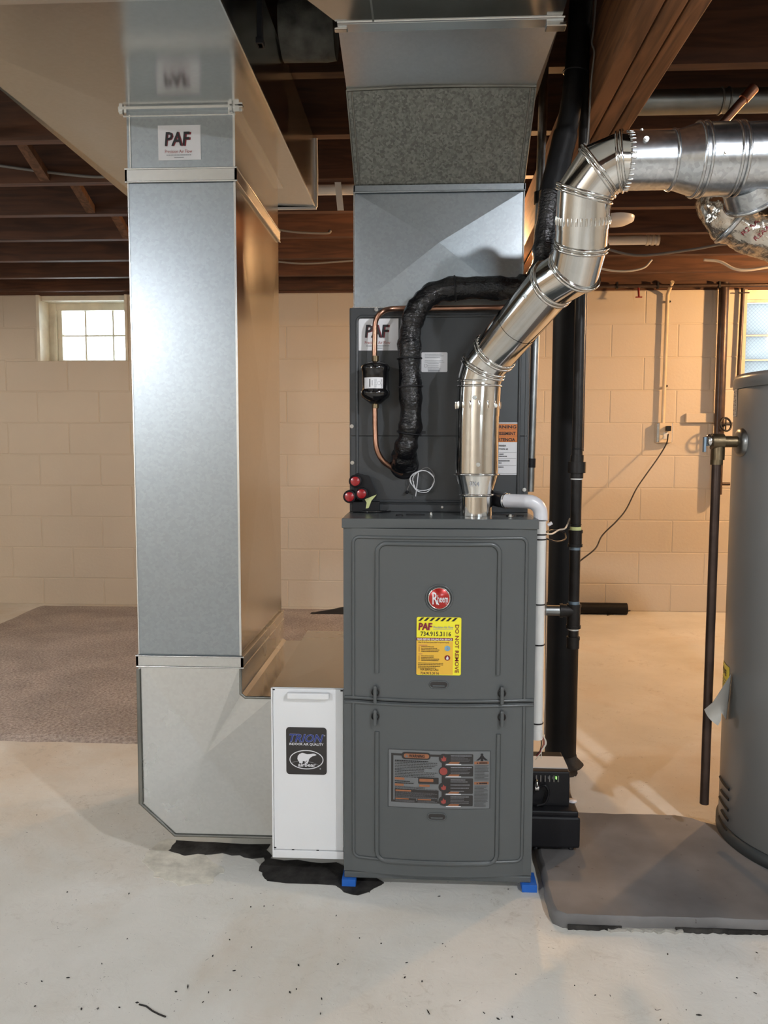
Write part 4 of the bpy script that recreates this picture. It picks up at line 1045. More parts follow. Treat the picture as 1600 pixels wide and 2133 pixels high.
mb.build('screw', None, t)
for tx_, px, py, yy, sz in (('3X4', 988, 1008, 1.905-.0475, .026),):
    c = aY(px, py, yy); s = Sheet(c.x-.014, c.x+.014, c.z-.007, c.z+.007, yy, 28, 14); s.text(tx_, 2, 13, 24, 11, 'ink_soft', 1, .01); s.mb.build('stamped_size', None, t)
# wye branch
wy = hx(1570)+V((0, .02, -.03)); we = aY(1572, 408, 1.60)
seg([wy, we], [.050, .054], 'pipe_galv', 'branch_collar'); MB().ring(we, we-wy, .055, .004, 40, 6).build('bead', 'pipe_galv', t)
rest_origin(t)
# foil flex duct off the branch
fx = thing('flex_duct', 'crumpled silver foil flexible duct hanging below the big vent pipe', 'duct')
fp = bez([aY(1540, 350, 1.80), aY(1505, 405, 1.73), aY(1516, 446, 1.70), aY(1562, 476, 1.70), aY(1640, 505, 1.70), aY(1790, 570, 1.72)], 14)
MB().sweep(fp, .047, 48, jitter=.16).build('foil_sleeve', 'foil', fx)
i = 33; MB().ring(fp[i], fp[i+1]-fp[i-1], .049, .006, 40, 6).build('clamp_band', 'pipe_galv', fx); 
def foil_hit(px, py):
    d = ray(px, py); y_ = 1.55
    while y_ < 1.9:
        p = V((0, 0, EYE))+d*(y_/d.y)
        if min((p-q).length for q in fp) < .052: return p
        y_ += .0015
    return V((0, 0, EYE))+d*(1.72/d.y)
for (ax_, ay_, bx_, by_, hh) in ((1548, 492, 1584, 462, 13), (1574, 503, 1606, 474, 12)):
    vs_, fs_ = glyphs('R2AA', 1.0, .01); w_ = max(p[0] for p in vs_); L_ = math.hypot(bx_-ax_, by_-ay_); ux, uy = (bx_-ax_)/L_, (by_-ay_)/L_
    MB().add([foil_hit(ax_+ux*x/w_*L_+uy*y*hh, ay_+uy*x/w_*L_-ux*y*hh) for x, y in vs_], fs_).build('printed_letters', 'ink_red', fx, 'red printed letters')
rest_origin(fx)

# ================================================================== REFRIGERANT LINES
t = thing('suction_line', 'thick black foam-wrapped refrigerant pipe looping from the coil cabinet up to the ceiling', 'pipe')
sp = bez([V((aY(842, 965, KY).x, KY-.009, aY(842, 965, KY).z)), aY(843, 940, 1.955), aY(852, 905, 1.945), aY(856, 850, 1.942), aY(853, 760, 1.942), aY(855, 690, 1.942), aY(872, 640, 1.942), aY(912, 608, 1.942), aY(970, 600, 1.942), aY(1060, 600, 1.95), aY(1102, 592, 1.965), aY(1128, 560, 1.985), aY(1136, 490, 2.0), aY(1148, 400, 2.0)], 12)
rads = [.027+.0035*math.sin(i*.5)*(.4 if i > 30 else .7)+.003*noise.noise(V((i*.3, 0, 0))) for i in range(len(sp))]
rads[0:10] = [.034, .036, .037, .036, .035, .034, .033, .032, .031, .031]
MB().sweep(sp, rads, 28, jitter=.10).build('foam_wrap', 'insul', t)
sp2 = bez([aY(1148, 402, 2.0), aY(1166, 330, 2.0), aY(1186, 240, 1.99), aY(1198, 150, 1.985), aY(1210, 0, 1.98)], 12); sp2.append(V((sp2[-1].x, 1.98, ZT)))
rad2 = [.029 if i < 20 else .0255 for i in range(len(sp2))]
MB().sweep(sp2, rad2, 26, jitter=.05).build('foam_sleeve', 'insul_matt', t)
mb = MB()
for i, q in ((50, sp), (92, sp)): mb.ring(q[i], q[i+1]-q[i-1], .0295, .0022, 30, 6)
c = sp[40-8]; mb.ring(sp[42], sp[43]-sp[41], .030, .0018, 30, 6); mb.ring(sp[25], sp[26]-sp[24], .029, .0022, 30, 6); mb.box(sp[25].x+.028, sp[25].x+.040, sp[25].y-.004, sp[25].y+.003, sp[25].z-.003, sp[25].z+.004)
mb.ring(sp2[36], sp2[37]-sp2[35], .0275, .0022, 30, 6)
mb.build('zip_tie', 'black', t)
rest_origin(t)
t = thing('liquid_line', 'thin copper refrigerant pipe with a black filter drier at the left of the coil cabinet', 'pipe')
cy = 1.957
cp = bez([aY(780, 752, cy), aY(781, 700, cy), aY(783, 668, cy), aY(796, 650, cy), aY(822, 643, cy+.018), aY(900, 642, cy+.02), aY(1060, 640, cy+.02), aY(1105, 636, cy+.03)], 8)
MB().sweep(cp, .0066, 14).build('copper_pipe', 'copper', t)
cp2 = bez([aY(781, 845, cy), aY(782, 900, cy), aY(785, 935, cy), aY(798, 960, cy+.008), aY(820, 976, cy+.025), aY(838, 986, KY-.006)], 8)
MB().sweep(cp2, .0068, 14).build('copper_pipe', 'copper', t)
ztp, zbt = aY(780, 752, cy).z, aY(780, 842, cy).z; cxd = aY(782, 800, cy).x; H = ztp-zbt
pr = [(r_*1.1, h_) for r_, h_ in [(0, zbt), (.012, zbt+.001), (.018, zbt+H*.06), (.030, zbt+H*.16), (.0325, zbt+H*.22), (.0325, zbt+H*.30), (.0295, zbt+H*.34), (.0295, zbt+H*.74), (.0318, zbt+H*.78), (.0325, zbt+H*.86), (.028, zbt+H*.92), (.014, zbt+H*.985), (0, ztp)]]
fd = MB().lathe(pr, (cxd, cy, 0), seg=36).build('filter_drier', 'gloss_black', t, 'gloss black drier canister')
MB().sweep([(cxd, cy, ztp-.004), (cxd, cy, ztp+.012)], .0085, 14).sweep([(cxd, cy, zbt-.010), (cxd, cy, zbt+.004)], .0085, 14).build('brazed_joint', 'brass', t)
lz0, lz1 = aY(780, 809, cy-.03).z, aY(780, 786, cy-.03).z
def wrap(v): a = (v.x)/(.0330); return V((cxd+(.0330)*math.sin(a)-(cy-.03-v.y)*0, cy-(.0330)*math.cos(a)-(cy-(.0330)-v.y) , v.z))
s = Sheet(-.0285, .0215, lz0, lz1, cy-(.0330), 47, 23)
s.rect(14.5, 3, 17, 20, 'ink', 1); s.rect(21, 6, 22, 17, 'ink', 1); s.lines(26, 32, 4, 20, 9, 'ink_soft', 1, .4, 2); s.oval(37, 12, 4, 4, .6, 'ink_grey', 1, 14); s.lines(42, 45, 3, 20, 7, 'ink_grey', 1, .4, 3)
s.build('drier_label', 'white', fd, 0, 'white printed label', wrap)
rest_origin(t)
# coil of white sensor wire
t = thing('sensor_wire', 'small coil of thin white wire hanging on the coil cabinet front', 'wire')
def loop(cx, cy_, rx, ry, n, ph, y):
    return [aY(cx+rx*math.cos(ph+2*PI*k/24)+1.5*math.sin(k), cy_+ry*math.sin(ph+2*PI*k/24), y+.004*math.sin(k*.4)) for k in range(int(24*n))]
MB().sweep(loop(880, 1001, 25, 21, 1.7, .4, 1.985)+[aY(866, 1034, 1.985)], .0011, 6).sweep(loop(882, 1003, 22, 23, 1.2, 2.4, 1.98), .0011, 6).build('white_wire', 'white', t)
MB().sweep(bez([aY(848, 1026, 1.99), aY(852, 1012, 1.99), aY(870, 985, 1.99), aY(890, 974, 1.99), aY(905, 990, 1.985), aY(900, 1010, 1.985)], 6), .001, 6).build('dark_wire', 'cable_grey', t)
c = aY(848, 1025, 1.992); MB().lathe([(0, 1.984), (.004, 1.985), (.004, 1.998), (0, 1.9985)], (c.x, 0, c.z), 'Y', 10).build('plug', 'black', t)
rest_origin(t)
# black magnetic gadget with three red lenses
t = thing('red_lens_lamp', 'small black holder with three round red lenses on the coil cabinet\'s lower left edge', 'tool')
yy = 1.955
c = [aY(741, 1002, yy), aY(754, 1028, yy), aY(729, 1034, yy)]
pts = [aY(a_, b_, yy) for a_, b_ in ((734, 992), (743, 986), (768, 992), (785, 1030), (783, 1040), (760, 1048), (738, 1024))]
MB().prism([(p.x, p.z) for p in pts], 'Y', yy+.002, yy+.022).build('holder', 'black', t)
for q, r in zip(c, (.0125, .0125, .0125)):
    MB().lathe([(0, yy-.014), (.0, yy-.014), (.0150, yy-.014), (.0160, yy-.012), (.0160, yy+.02), (0, yy+.021)], (q.x, 0, q.z), 'Y', 24).build('barrel', 'black', t)
    MB().lathe([(0, yy-.0152), (.0105, yy-.0150), (.0120, yy-.0142), (0, yy-.0140)], (q.x, 0, q.z), 'Y', 24).build('lens', 'red_lens', t)
a = [aY(x, y, yy) for x, y in ((785, 1030), (774, 1043), (768, 1058), (762, 1059), (764, 1047), (760, 1040))]
MB().prism([(p.x, p.z) for p in a], 'Y', yy-.002, yy+.001).build('tag', 'tag_yellow', t)
MB().box(aY(733, 1050, yy).x, aY(790, 1050, yy).x, yy, yy+.038, FT+.0015, aY(760, 1045, yy).z, .002).build('foot', 'black', t)
rest_origin(t)

# ================================================================== PVC DRAIN
t = thing('drain_pipe', 'white plastic drain pipe elbowing out and down the right side of the furnace', 'pipe')
yp = 1.862
x0 = aY(1126, 1100, yp).x
pz = [V((x0, yp, aY(1126, y, yp).z)) for y in (1085, 1535)]
MB().sweep([pz[1], pz[0]], .0133, 22).build('pipe', 'pvc', t)
h1 = aY(1050, 1043, yp+.04); cor = V((x0, yp, aY(1126, 1045, yp).z))
pth = [h1, h1.lerp(V((cor.x-.03, yp+.005, cor.z)), .95)]+[V((cor.x-.03+.03*math.sin(a), yp+.003, cor.z-.03+.03*math.cos(a))) for a in [PI/2*k/7 for k in range(8)]]+[pz[0]+V((0, 0, 0))]
MB().sweep(pth, .0165, 24).build('elbow', 'pvc_grey', t)
MB().ring(h1+V((.004, 0, 0)), pth[1]-pth[0], .0165, .003, 26, 6).ring(h1+V((.010, -.001, 0)), pth[1]-pth[0], .0165, .0022, 26, 6).build('hose_clamp', 'chrome', t)
h0 = aY(1012, 1034, 1.972)
MB().sweep([h0, h1+V((.003, 0, 0))], .0185, 22).build('rubber_boot', 'black', t)
mb = MB()
for y in (1113, 1123, 1258, 1342, 1505): mb.ring(V((x0, yp, aY(1126, y, yp).z)), (0, 0, 1), .0142, .0016, 24, 6)
mb.build('zip_tie', 'black', t)
MB().sweep([pz[1]+V((0, 0, .02)), pz[1]-V((0, 0, .004))], .0142, 22).build('end_cap', 'pvc', t)
rest_origin(t)
t = thing('low_voltage_wires', 'frayed bundle of thin red and white wires hanging below the white drain pipe', 'wire')
for i, (m_n, off, end) in enumerate((('wire_red', 6, (1122, 1566)), ('wire_red', 9, (1117, 1575)), ('cable_white', 10, (1128, 1580)), ('cable_white', 12, (1116, 1583)), ('black', 2, (1118, 1572)))):
    MB().sweep(bez([aY(1124+off*.6, 1530, yp+.012), aY(1126+off, 1548, yp+.012), aY(1124+off*.4, 1564, yp), aY(*end, yp)], 6), .0013, 6).build('wire', m_n, t)
MB().sweep(bez([aY(1135, 1112, yp), aY(1150, 1112, 1.90), aY(1164, 1104, 1.96), aY(1178, 1100, 2.02), aY(1187, 1080, 2.05)], 6), .0022, 8).build('wire', 'cable_white', t)
MB().sweep(bez([aY(1138, 1122, 1.87), aY(1160, 1128, 1.9), aY(1178, 1122, 1.95), aY(1174, 1108, 2.0), aY(1150, 1104, 1.93), aY(1138, 1108, 1.88)], 6), .0022, 8).build('wire', 'black', t)
MB().sweep([aY(1141, 1094, 1.90), aY(1150, 1089, 1.90)], .0042, 10).build('wire', 'white', t)
MB().sweep(bez([aY(1138, 1120, 1.87), aY(1137, 1200, 1.88), aY(1137, 1400, 1.88), aY(1134, 1530, yp+.012)], 6), .0012, 6).build('wire', 'cable_grey', t)
rest_origin(t)

# ================================================================== CONCRETE PAD, PUMP
PZ = .030
P = [(.282, 1.70), (.286, 1.672), (.305, 1.657), (1.62, 1.668), (1.62, 2.36), (.92, 2.34), (.86, 2.12), (.79, 2.09), (.73, 2.135), (.69, 2.15), (.44, 2.15), (.292, 2.15)]
t = thing('concrete_pad', 'low grey concrete pad under the water heater and condensate pump', 'slab')
out = []
for i in range(len(P)):
    a, b = V((*P[i], 0)), V((*P[(i+1) % len(P)], 0)); k = max(1, int((b-a).length/.02))
    for j in range(k):
        q = a.lerp(b, j/k); q += V((noise.noise(q*20), noise.noise(q*20+V((5, 5, 5))), 0))*.005; out.append((q.x, q.y))
cx_, cy_ = .95, 1.95
sh = lambda p, f: ((p[0]-cx_)*f+cx_, (p[1]-cy_)*f+cy_)
mb = MB(); n = len(out)
R = [[(*p, 0) for p in out], [(*p, PZ*.55) for p in out], [(*sh(p, .996), PZ*.88) for p in out], [(*sh(p, .985), PZ) for p in out]]
vs = [v for r in R for v in r]
mb.add(vs, [(k*n+i, k*n+(i+1) % n, (k+1)*n+(i+1) % n, (k+1)*n+i) for k in range(3) for i in range(n)], True)
mb.add(R[3], [tuple(range(n))])
mb.build('slab', 'pad', t)
rr = random.Random(9)
def strip(x0, x1, y0, w, seed, z):
    n = int((x1-x0)/.006); N_ = lambda x, k: noise.noise(V((x*60, seed*7+k, 0)))+.5*noise.noise(V((x*170, seed*3+k, 1)))
    f_ = lambda x: y0+.009*(x-.3)
    P1 = [(x0+(x1-x0)*i/n, f_(x0+(x1-x0)*i/n)+.002) for i in range(n+1)]
    P2 = [(x, y-max(.0006, w*(.55+N_(x, 0)))) for x, y in P1[::-1]]
    return MB().prism(P1+P2, 'Z', 0, z)
for k, (xa_, xb_) in enumerate(((.315, .43), (.545, .80), (.86, 1.2))): strip(xa_, xb_, 1.655, .009, k+1, .010).build('edge_gap', 'tar', t, 'crumbled black gap along the front edge')
for k, (xa_, xb_) in enumerate(((.40, .56), (.75, .90))): strip(xa_, xb_, 1.655, .012, k+11, .006).build('edge_crumb', 'paper_grey', t, 'flaking pale paint along the front edge')
rest_origin(t)
t = thing('condensate_pump', 'black condensate pump box on the concrete pad beside the furnace', 'pump')
a = aY(1210, 1703, 1.93); xr = a.x; z1_ = a.z; z0_ = aY(1210, 1753, 1.93).z
MB().box(.262, xr, 1.93, 2.13, PZ+.008, z1_, .006).build('tank', 'black', t)
MB().box(.266, xr-.004, 1.936, 2.12, z1_-.002, z1_+.012, .004).build('tank_lid', 'black', t)
b_ = aY(1187, 1650, 1.965); tp = aY(1187, 1608, 1.965)
MB().box(.266, b_.x, 1.965, 2.10, z1_+.010, tp.z, .004).build('motor_housing', 'black', t)
MB().box(.268, b_.x-.002, 1.985, 2.06, tp.z, tp.z+.002).build('top_label', 'paper', t, 'white printed label')
mb = MB().use('cable_grey')
for k in range(6): mb.box(.285+.011*k, .288+.011*k, 1.962, 1.966, tp.z-.026, tp.z-.010)
for k in range(3): mb.use('ink_grey' if k < 2 else 'led').box(.315+.010*k, .317+.010*k, 1.960, 1.966, tp.z-.018, tp.z-.012)
mb.build('vent_slot', None, t)
for px in (1119, 1191):
    c = aZ(px, 1668, z1_+.013); MB().lathe([(.0, z1_+.011), (.0135, z1_+.012), (.0135, z1_+.0145), (.0, z1_+.0155)], (c.x, c.y, 0), seg=24).build('inlet_cap', 'pvc_grey', t)
mb = MB(); 
for x in (.285, xr-.02):
    for y in (1.945, 2.11): mb.lathe([(.007, PZ), (.007, PZ+.009), (0, PZ+.009)], (x, y, 0), seg=12)
mb.build('rubber_foot', 'black', t)
MB().sweep([aY(1114, 1640, 1.955), aY(1122, 1640, 1.955)], .010, 16).ring(aY(1118, 1632, 1.95), (1, 0, 0), .008, .003, 16, 6).build('check_valve', 'chrome', t)
MB().sweep(bez([aY(1123, 1640, 1.955), aY(1135, 1636, 1.95), aY(1143, 1650, 1.95), aY(1136, 1672, 1.95), aY(1118, 1678, 1.95)], 6), .0035, 8).build('drain_hose', 'black', t)
MB().sweep(bez([aY(1163, 1570, 2.11), aY(1174, 1590, 2.11), aY(1184, 1625, 2.11), aY(1188, 1655, 2.06)], 6), .0022, 8).build('power_lead', 'cable_grey', t)
rest_origin(t)

# ================================================================== SUPPORT COLUMN, GAS PIPE, CONDUIT
t = thing('support_column', 'thick black round steel column under the wooden beam', 'column')
MB().sweep([(.452, 2.57, .0), (.452, 2.57, 1.832)], .0505, 40).build('post', 'column', t)
mb = MB().lathe([(.075, 0), (.068, .006), (.056, .02), (.0505, .035)], (.452, 2.57, 0), seg=30); mb.deform(lambda v: V((v.x+.006*noise.noise(v*40), v.y+.006*noise.noise(v*40+V((3, 3, 3))), v.z))); mb.build('tar_collar', 'tar', t)
MB().box(.392, .512, 2.50, 2.64, 1.832, 1.8395).build('cap_plate', 'column', t)
rest_origin(t)
t = thing('gas_pipe', 'black iron gas pipe with threaded fittings running down in front of the column', 'pipe')
yg = 2.02
X = lambda py: aY(1205-(py-620)*.0125, py, yg)
def vp(a, b, r, nm, m='black_pipe', sg=20):
    A_, B_ = X(a), X(b); xm = gx; MB().sweep([(xm, yg, A_.z), (xm, yg, B_.z)], r, sg).build(nm, m, t)
gx = X(1100).x
MB().sweep([(gx, yg, X(590).z), (gx, yg, ZT)], .0134, 18).build('pipe', 'black_pipe', t)
vp(590, 955, .0134, 'pipe'); vp(948, 962, .0165, 'coupling'); vp(962, 985, .0225, 'union', sg=8); vp(985, 996, .0165, 'coupling'); vp(996, 1103, .0134, 'pipe'); vp(996, 999, .0150, 'thread_sealant', 'paper')
vp(1097, 1104, .0142, 'thread_sealant', 'tag_yellow'); vp(1104, 1110, .0185, 'coupling'); vp(1110, 1133, .0165, 'coupling'); vp(1133, 1139, .0185, 'coupling'); vp(1139, 1145, .0142, 'thread_sealant', 'lever_blue')
vp(1139, 1258, .0134, 'pipe'); vp(1252, 1259, .0145, 'thread_sealant', 'lever_blue'); vp(1258, 1264, .0185, 'tee'); vp(1264, 1302, .0168, 'tee'); vp(1302, 1308, .0185, 'tee'); vp(1308, 1312, .0142, 'thread_sealant', 'paper'); vp(1308, 1330, .0128, 'nipple'); vp(1326, 1332, .0170, 'cap'); vp(1332, 1350, .0158, 'cap')
c = X(1272); z = c.z
MB().sweep([(gx, yg, z), (gx-.035, yg, z)], .0165, 18).sweep([(gx-.028, yg, z), (gx-.036, yg, z)], .0182, 18).build('tee_arm', 'black_pipe', t)
MB().sweep([(gx-.03, yg, z), (FX1+.001, yg, z)], .0134, 18).build('branch_pipe', 'steel_conduit', t)
MB().sweep([(gx+.016, yg+.01, X(600).z), (gx+.016, yg+.01, X(940).z)], .0022, 8).build('bonding_wire', 'old_copper', t)
MB().ring((gx, yg, X(1092).z), (0, 0, 1), .0142, .0012, 20, 6).ring((gx, yg, X(935).z), (0, 0, 1), .0142, .0012, 20, 6).build('zip_tie', 'black', t)
rest_origin(t)
t = thing('conduit', 'slim grey steel conduit standing behind the right edge of the coil cabinet', 'conduit')
c0, c1 = aY(1104, 1024, 2.14), aY(1133, 160, 2.14)
c0b = V((.279, 2.14, c0.z)); d_ = (c1-c0)
MB().sweep([c0, c1, c1+d_*.22], .0115, 18).build('tube', 'steel_conduit', t)
q = c0+d_*((1024-962)/864); MB().sweep([q-d_.normalized()*.012, q+d_.normalized()*.012], .0128, 18).build('black_tape', 'black', t)
q = c0+d_*((1024-405)/864); MB().sweep([q-d_.normalized()*.015, q+d_.normalized()*.015], .0150, 12).build('coupling', 'black', t)
rest_origin(t)
t = thing('thin_cable', 'thin dark cable dangling down beside the upper insulated pipe', 'cable')
MB().sweep(bez([aY(1241, 0, 1.93), aY(1237, 60, 1.93), aY(1233, 90, 1.93), aY(1238, 110, 1.93), aY(1232, 170, 1.94), aY(1224, 290, 1.95), aY(1216, 300, 1.95)], 8)+[], .0022, 8).build('cable', 'cable_grey', t); rest_origin(t)

# ================================================================== WATER HEATER
HX, HY, HR = 1.052, 2.03, .268; HT = aY(1526, 776, 2.0).z; HS = aY(1526, 806, 2.0).z
t = thing('water_heater', 'tall grey cylindrical water heater at the right edge', 'water heater')
MB().lathe([(HR-.004, PZ+.03), (HR, PZ+.034), (HR, HS-.004), (HR-.003, HS)], (HX, HY, 0), seg=96).build('tank', 'heater_paint', t)
MB().lathe([(HR+.001, HS), (HR+.003, HS+.003), (HR+.003, HT-.012), (HR-.003, HT), (0, HT+.004)], (HX, HY, 0), seg=96).build('top_cap', 'heater_paint', t)
MB().lathe([(HR-.01, PZ+.0005), (HR+.006, PZ+.0005), (HR+.006, PZ+.022), (HR-.002, PZ+.031), (HR-.01, PZ+.031)], (HX, HY, 0), seg=96).build('base_ring', 'heater_dark', t)
def hs(px, py, o=.0):
    """point of the tank surface met by the sight line"""
    d = ray(px, py); ox, oy = -HX, -HY; R_ = HR+o
    A_ = d.x**2+d.y**2; B_ = 2*(ox*d.x+oy*d.y); C_ = ox*ox+oy*oy-R_*R_; di = max(0, B_*B_-4*A_*C_); k = (-B_-math.sqrt(di))/(2*A_)
    return V((0, 0, EYE))+d*k
def hpatch(pxs, y0, y1, o, n=6):
    c = [hs(px, (y0+y1)/2, o) for px in pxs]; an = [math.atan2(v.y-HY, v.x-HX) for v in c]; 
    a0, a1 = an[0], an[-1]
    if a0 < 0: a0 += 2*PI
    if a1 < 0: a1 += 2*PI
    zt1, zb1 = c[0].z+(hs(pxs[0], y0).z-hs(pxs[0], y1).z)/2, c[0].z-(hs(pxs[0], y0).z-hs(pxs[0], y1).z)/2
    return a0, a1, zb1, zt1
def cyl_patch(a0, a1, z0, z1, m, nm, parent, o=.0006, n=8):
    mb = MB(); vs = []
    for k in range(n+1):
        a = a0+(a1-a0)*k/n
        for z in (z0, z1): vs.append((HX+(HR+o)*math.cos(a), HY+(HR+o)*math.sin(a), z))
    mb.add(vs, [(2*k, 2*k+2, 2*k+3, 2*k+1) for k in range(n)], True); return mb.build(nm, m, parent)
a0, a1, zb1, zt1 = hpatch((1528.5, 1536), 808, 868, 0)
bl = cyl_patch(a0, a1, zb1, zt1, 'paper', 'barcode_label', t, .0008)
mb = MB().use('ink')
for k in range(18):
    zz = zb1+(zt1-zb1)*(.05+.9*k/18)
    vs = [(HX+(HR+.0012)*math.cos(a), HY+(HR+.0012)*math.sin(a), z) for a in (a0+(a1-a0)*.25, a0+(a1-a0)*.85) for z in (zz, zz+(zt1-zb1)*(.02 if k % 3 else .035))]
    mb.add(vs, [(0, 2, 3, 1)])
mb.build('barcode', None, bl)
a0, a1, zb1, zt1 = hpatch((1503, 1520), 1372, 1440, 0)
yl = cyl_patch(a0, a1, zb1, zt1, 'ink_yellow', 'energy_label', t, .0008); yl['label'] = 'yellow energy guide label'
s = Sheet(0, 1, zb1, zt1, 0, 50, 68); s.text('GUIDE', -18, 22, 56, 12, 'ink', 1, .03); s.lines(2, 46, 30, 60, 6, 'ink_grey', 1, .4, 3)
s.mb.deform(lambda v: (lambda a: V((HX+(HR+.0014)*math.cos(a), HY+(HR+.0014)*math.sin(a), v.z)))(a0+(a1-a0)*v.x)); s.mb.build('label_print', None, yl)
# peeled paper flap
P4 = [hs(1524, 1402, .001), aY(1500, 1450, 1.90), aY(1467, 1478, 1.86), aY(1482, 1500, 1.86), aY(1496, 1512, 1.87), hs(1513, 1500, .002)]
mb = MB(); vs = []
for k in range(9):
    s_ = k/8; top = P4[0].lerp(P4[5], s_); mid = aY(1497+6*s_, 1444+40*s_, 1.885+.02*math.sin(s_*3)); end = P4[2].lerp(P4[4], s_)+V((0, .012*math.sin(s_*PI), -.006*math.sin(s_*PI)))
    for v in (top, top.lerp(mid, .5), mid, mid.lerp(end, .5)+V((0, -.008, 0)), end): vs.append(v)
mb.add(vs, [(i*5+j, i*5+j+1, (i+1)*5+j+1, (i+1)*5+j) for i in range(8) for j in range(4)], True)
mb.build('peeled_flap', 'paper_grey', t, 'grey paper label peeling away from the tank')
# air slots, slanted
for k, (xa_, ya_, xb_, yb_) in enumerate(((1500, 1618, 1519, 1645), (1502, 1646, 1518, 1666), (1499, 1660, 1517, 1688), (1503, 1688, 1517, 1709), (1497, 1701, 1515, 1731))):
    A_, B_ = hs(xa_, ya_, .001), hs(xb_, yb_, .001)
    aa = math.atan2(A_.y-HY, A_.x-HX) % (2*PI); ab = math.atan2(B_.y-HY, B_.x-HX) % (2*PI)
    MB().sweep([(HX+HR*math.cos(aa+(ab-aa)*j/5), HY+HR*math.sin(aa+(ab-aa)*j/5), A_.z+(B_.z-A_.z)*j/5) for j in range(6)], .0042, 8).build('air_slot', 'black', t)
# relief valve and its discharge pipe
c = aY(1496, 920, 2.02); vx = c.x; vy = 2.02; dz = c.z
hx0 = HX-math.sqrt(max(0, HR**2-(vy-HY)**2))
MB().lathe([(0, hx0-.012), (.024, hx0-.011), (.034, hx0-.006), (.036, hx0+.002)], (0, vy, dz-.002), 'X', 28).build('escutcheon', 'steel_conduit', t)
rv = MB().sweep([(hx0-.005, vy, dz), (vx+.012, vy, dz)], .014, 16).sweep([(vx+.012, vy, dz), (vx-.016, vy, dz)], .020, 20).sweep([(vx, vy, dz-.005), (vx, vy, aY(1496, 958, vy).z)], .0165, 6).sweep([(vx-.002, vy, aY(1496, 958, vy).z), (vx-.002, vy, aY(1496, 968, vy).z)], .0150, 18).build('relief_valve', 'brass', t)
MB().lathe([(0, vx-.030), (.013, vx-.029), (.017, vx-.022), (.012, vx-.014)], (0, vy, dz+.002), 'X', 20).build('valve_bonnet', 'chrome', rv)
MB().box(vx-.036, vx-.030, vy-.006, vy+.006, dz-.026, dz+.012, .001).box(vx-.034, vx-.022, vy-.004, vy+.004, dz+.006, dz+.012).build('test_lever', 'lever_blue', rv)
pb = aY(1480, 1674, vy)
MB().sweep([(vx-.002, vy, aY(1496, 962, vy).z), (vx-.002, vy, max(PZ+.02, pb.z))], .0112, 20).build('discharge_pipe', 'old_copper', t)
rest_origin(t)

# ================================================================== BACK WALL THINGS (right)
yw = YB-.03
t = thing('wall_pipe', 'dark water pipe with a round handwheel on the cream wall behind the heater', 'pipe')
A_, B_ = aY(1509, 585, yw-.03), aY(1494, 1030, yw-.03); xx = (A_.x+B_.x)/2
MB().sweep([(A_.x, yw-.03, A_.z-.01), (xx, yw-.03, B_.z)], .029, 18).build('pipe', 'old_copper', t)
c = aY(1512, 884, yw-.10); MB().ring(c, (0.4, -1, 0.2), .040, .006, 24, 6).sweep([c+V((0, 0, -.04)), c+V((0, 0, .04))], .004, 6).sweep([c+V((-.035, 0, 0)), c+V((.035, 0, 0))], .004, 6).sweep([c, c+V((-.02, .07, -.02))], .008, 8).build('handwheel', 'black_pipe', t)
MB().sweep([aY(1500, 1008, yw-.03), aY(1520, 1008, yw-.03)], .010, 10).build('stub', 'old_copper', t)
rest_origin(t)
t = thing('thin_copper_pipe', 'thin copper pipe on the wall between the dark pipe and the glass blocks', 'pipe')
A_, B_ = aY(1548, 600, yw), aY(1538, 800, yw)
MB().sweep([A_, B_], .0115, 14).build('pipe', 'old_copper', t); MB().sweep([A_+V((-.03, -.01, -.03)), A_+V((.035, -.01, -.03))], .004, 6).build('bracket', 'black_pipe', t); rest_origin(t)
t = thing('horizontal_copper_pipe', 'reddish copper pipe running along the top of the back wall', 'pipe')
A_, B_ = aY(1232, 596, 4.955), aY(1640, 596, 4.955)
MB().sweep([(A_.x, 4.955, 2.012), (2.9, 4.955, 2.012)], .0105, 14).build('pipe', 'old_copper', t)
mb = MB()
for px in (1285, 1370, 1498): q = aY(px, 598, 4.955); mb.box(q.x-.005, q.x+.005, 4.94, 4.97, 1.995, 2.035)
mb.build('pipe_strap', 'black_pipe', t); rest_origin(t)
t = thing('stop_valve', 'small rust red valve handle hanging at the top of the back wall', 'valve')
c = aY(1331, 618, 4.93); MB().box(c.x-.020, c.x+.020, 4.925, 4.935, c.z-.006, c.z+.001, .002).sweep([(c.x, 4.93, c.z), (c.x, 4.945, 1.998)], .006, 8).build('handle', 'wire_red', t); rest_origin(t)
t = thing('pvc_hanging_pipe', 'white plastic pipe strapped below the joists behind the trunk duct', 'pipe')
zq = 2.008; q = aZ(660, 396, zq)
MB().sweep([(-.55, q.y, zq), (-.1, q.y, zq)], .019, 18).build('pipe', 'pvc', t)
a_ = aZ(704, 385, 2.02); b_ = aY(711, 442, a_.y+.02)
MB().hexa([(a_.x-.012, q.y-.024, 2.028), (a_.x+.012, q.y-.024, 2.028), (a_.x+.012, q.y-.021, 2.028), (a_.x-.012, q.y-.021, 2.028)], [(b_.x-.012, q.y-.024, b_.z), (b_.x+.012, q.y-.024, b_.z), (b_.x+.012, q.y-.021, b_.z), (b_.x-.012, q.y-.021, b_.z)]).build('strap', 'pvc', t); rest_origin(t)
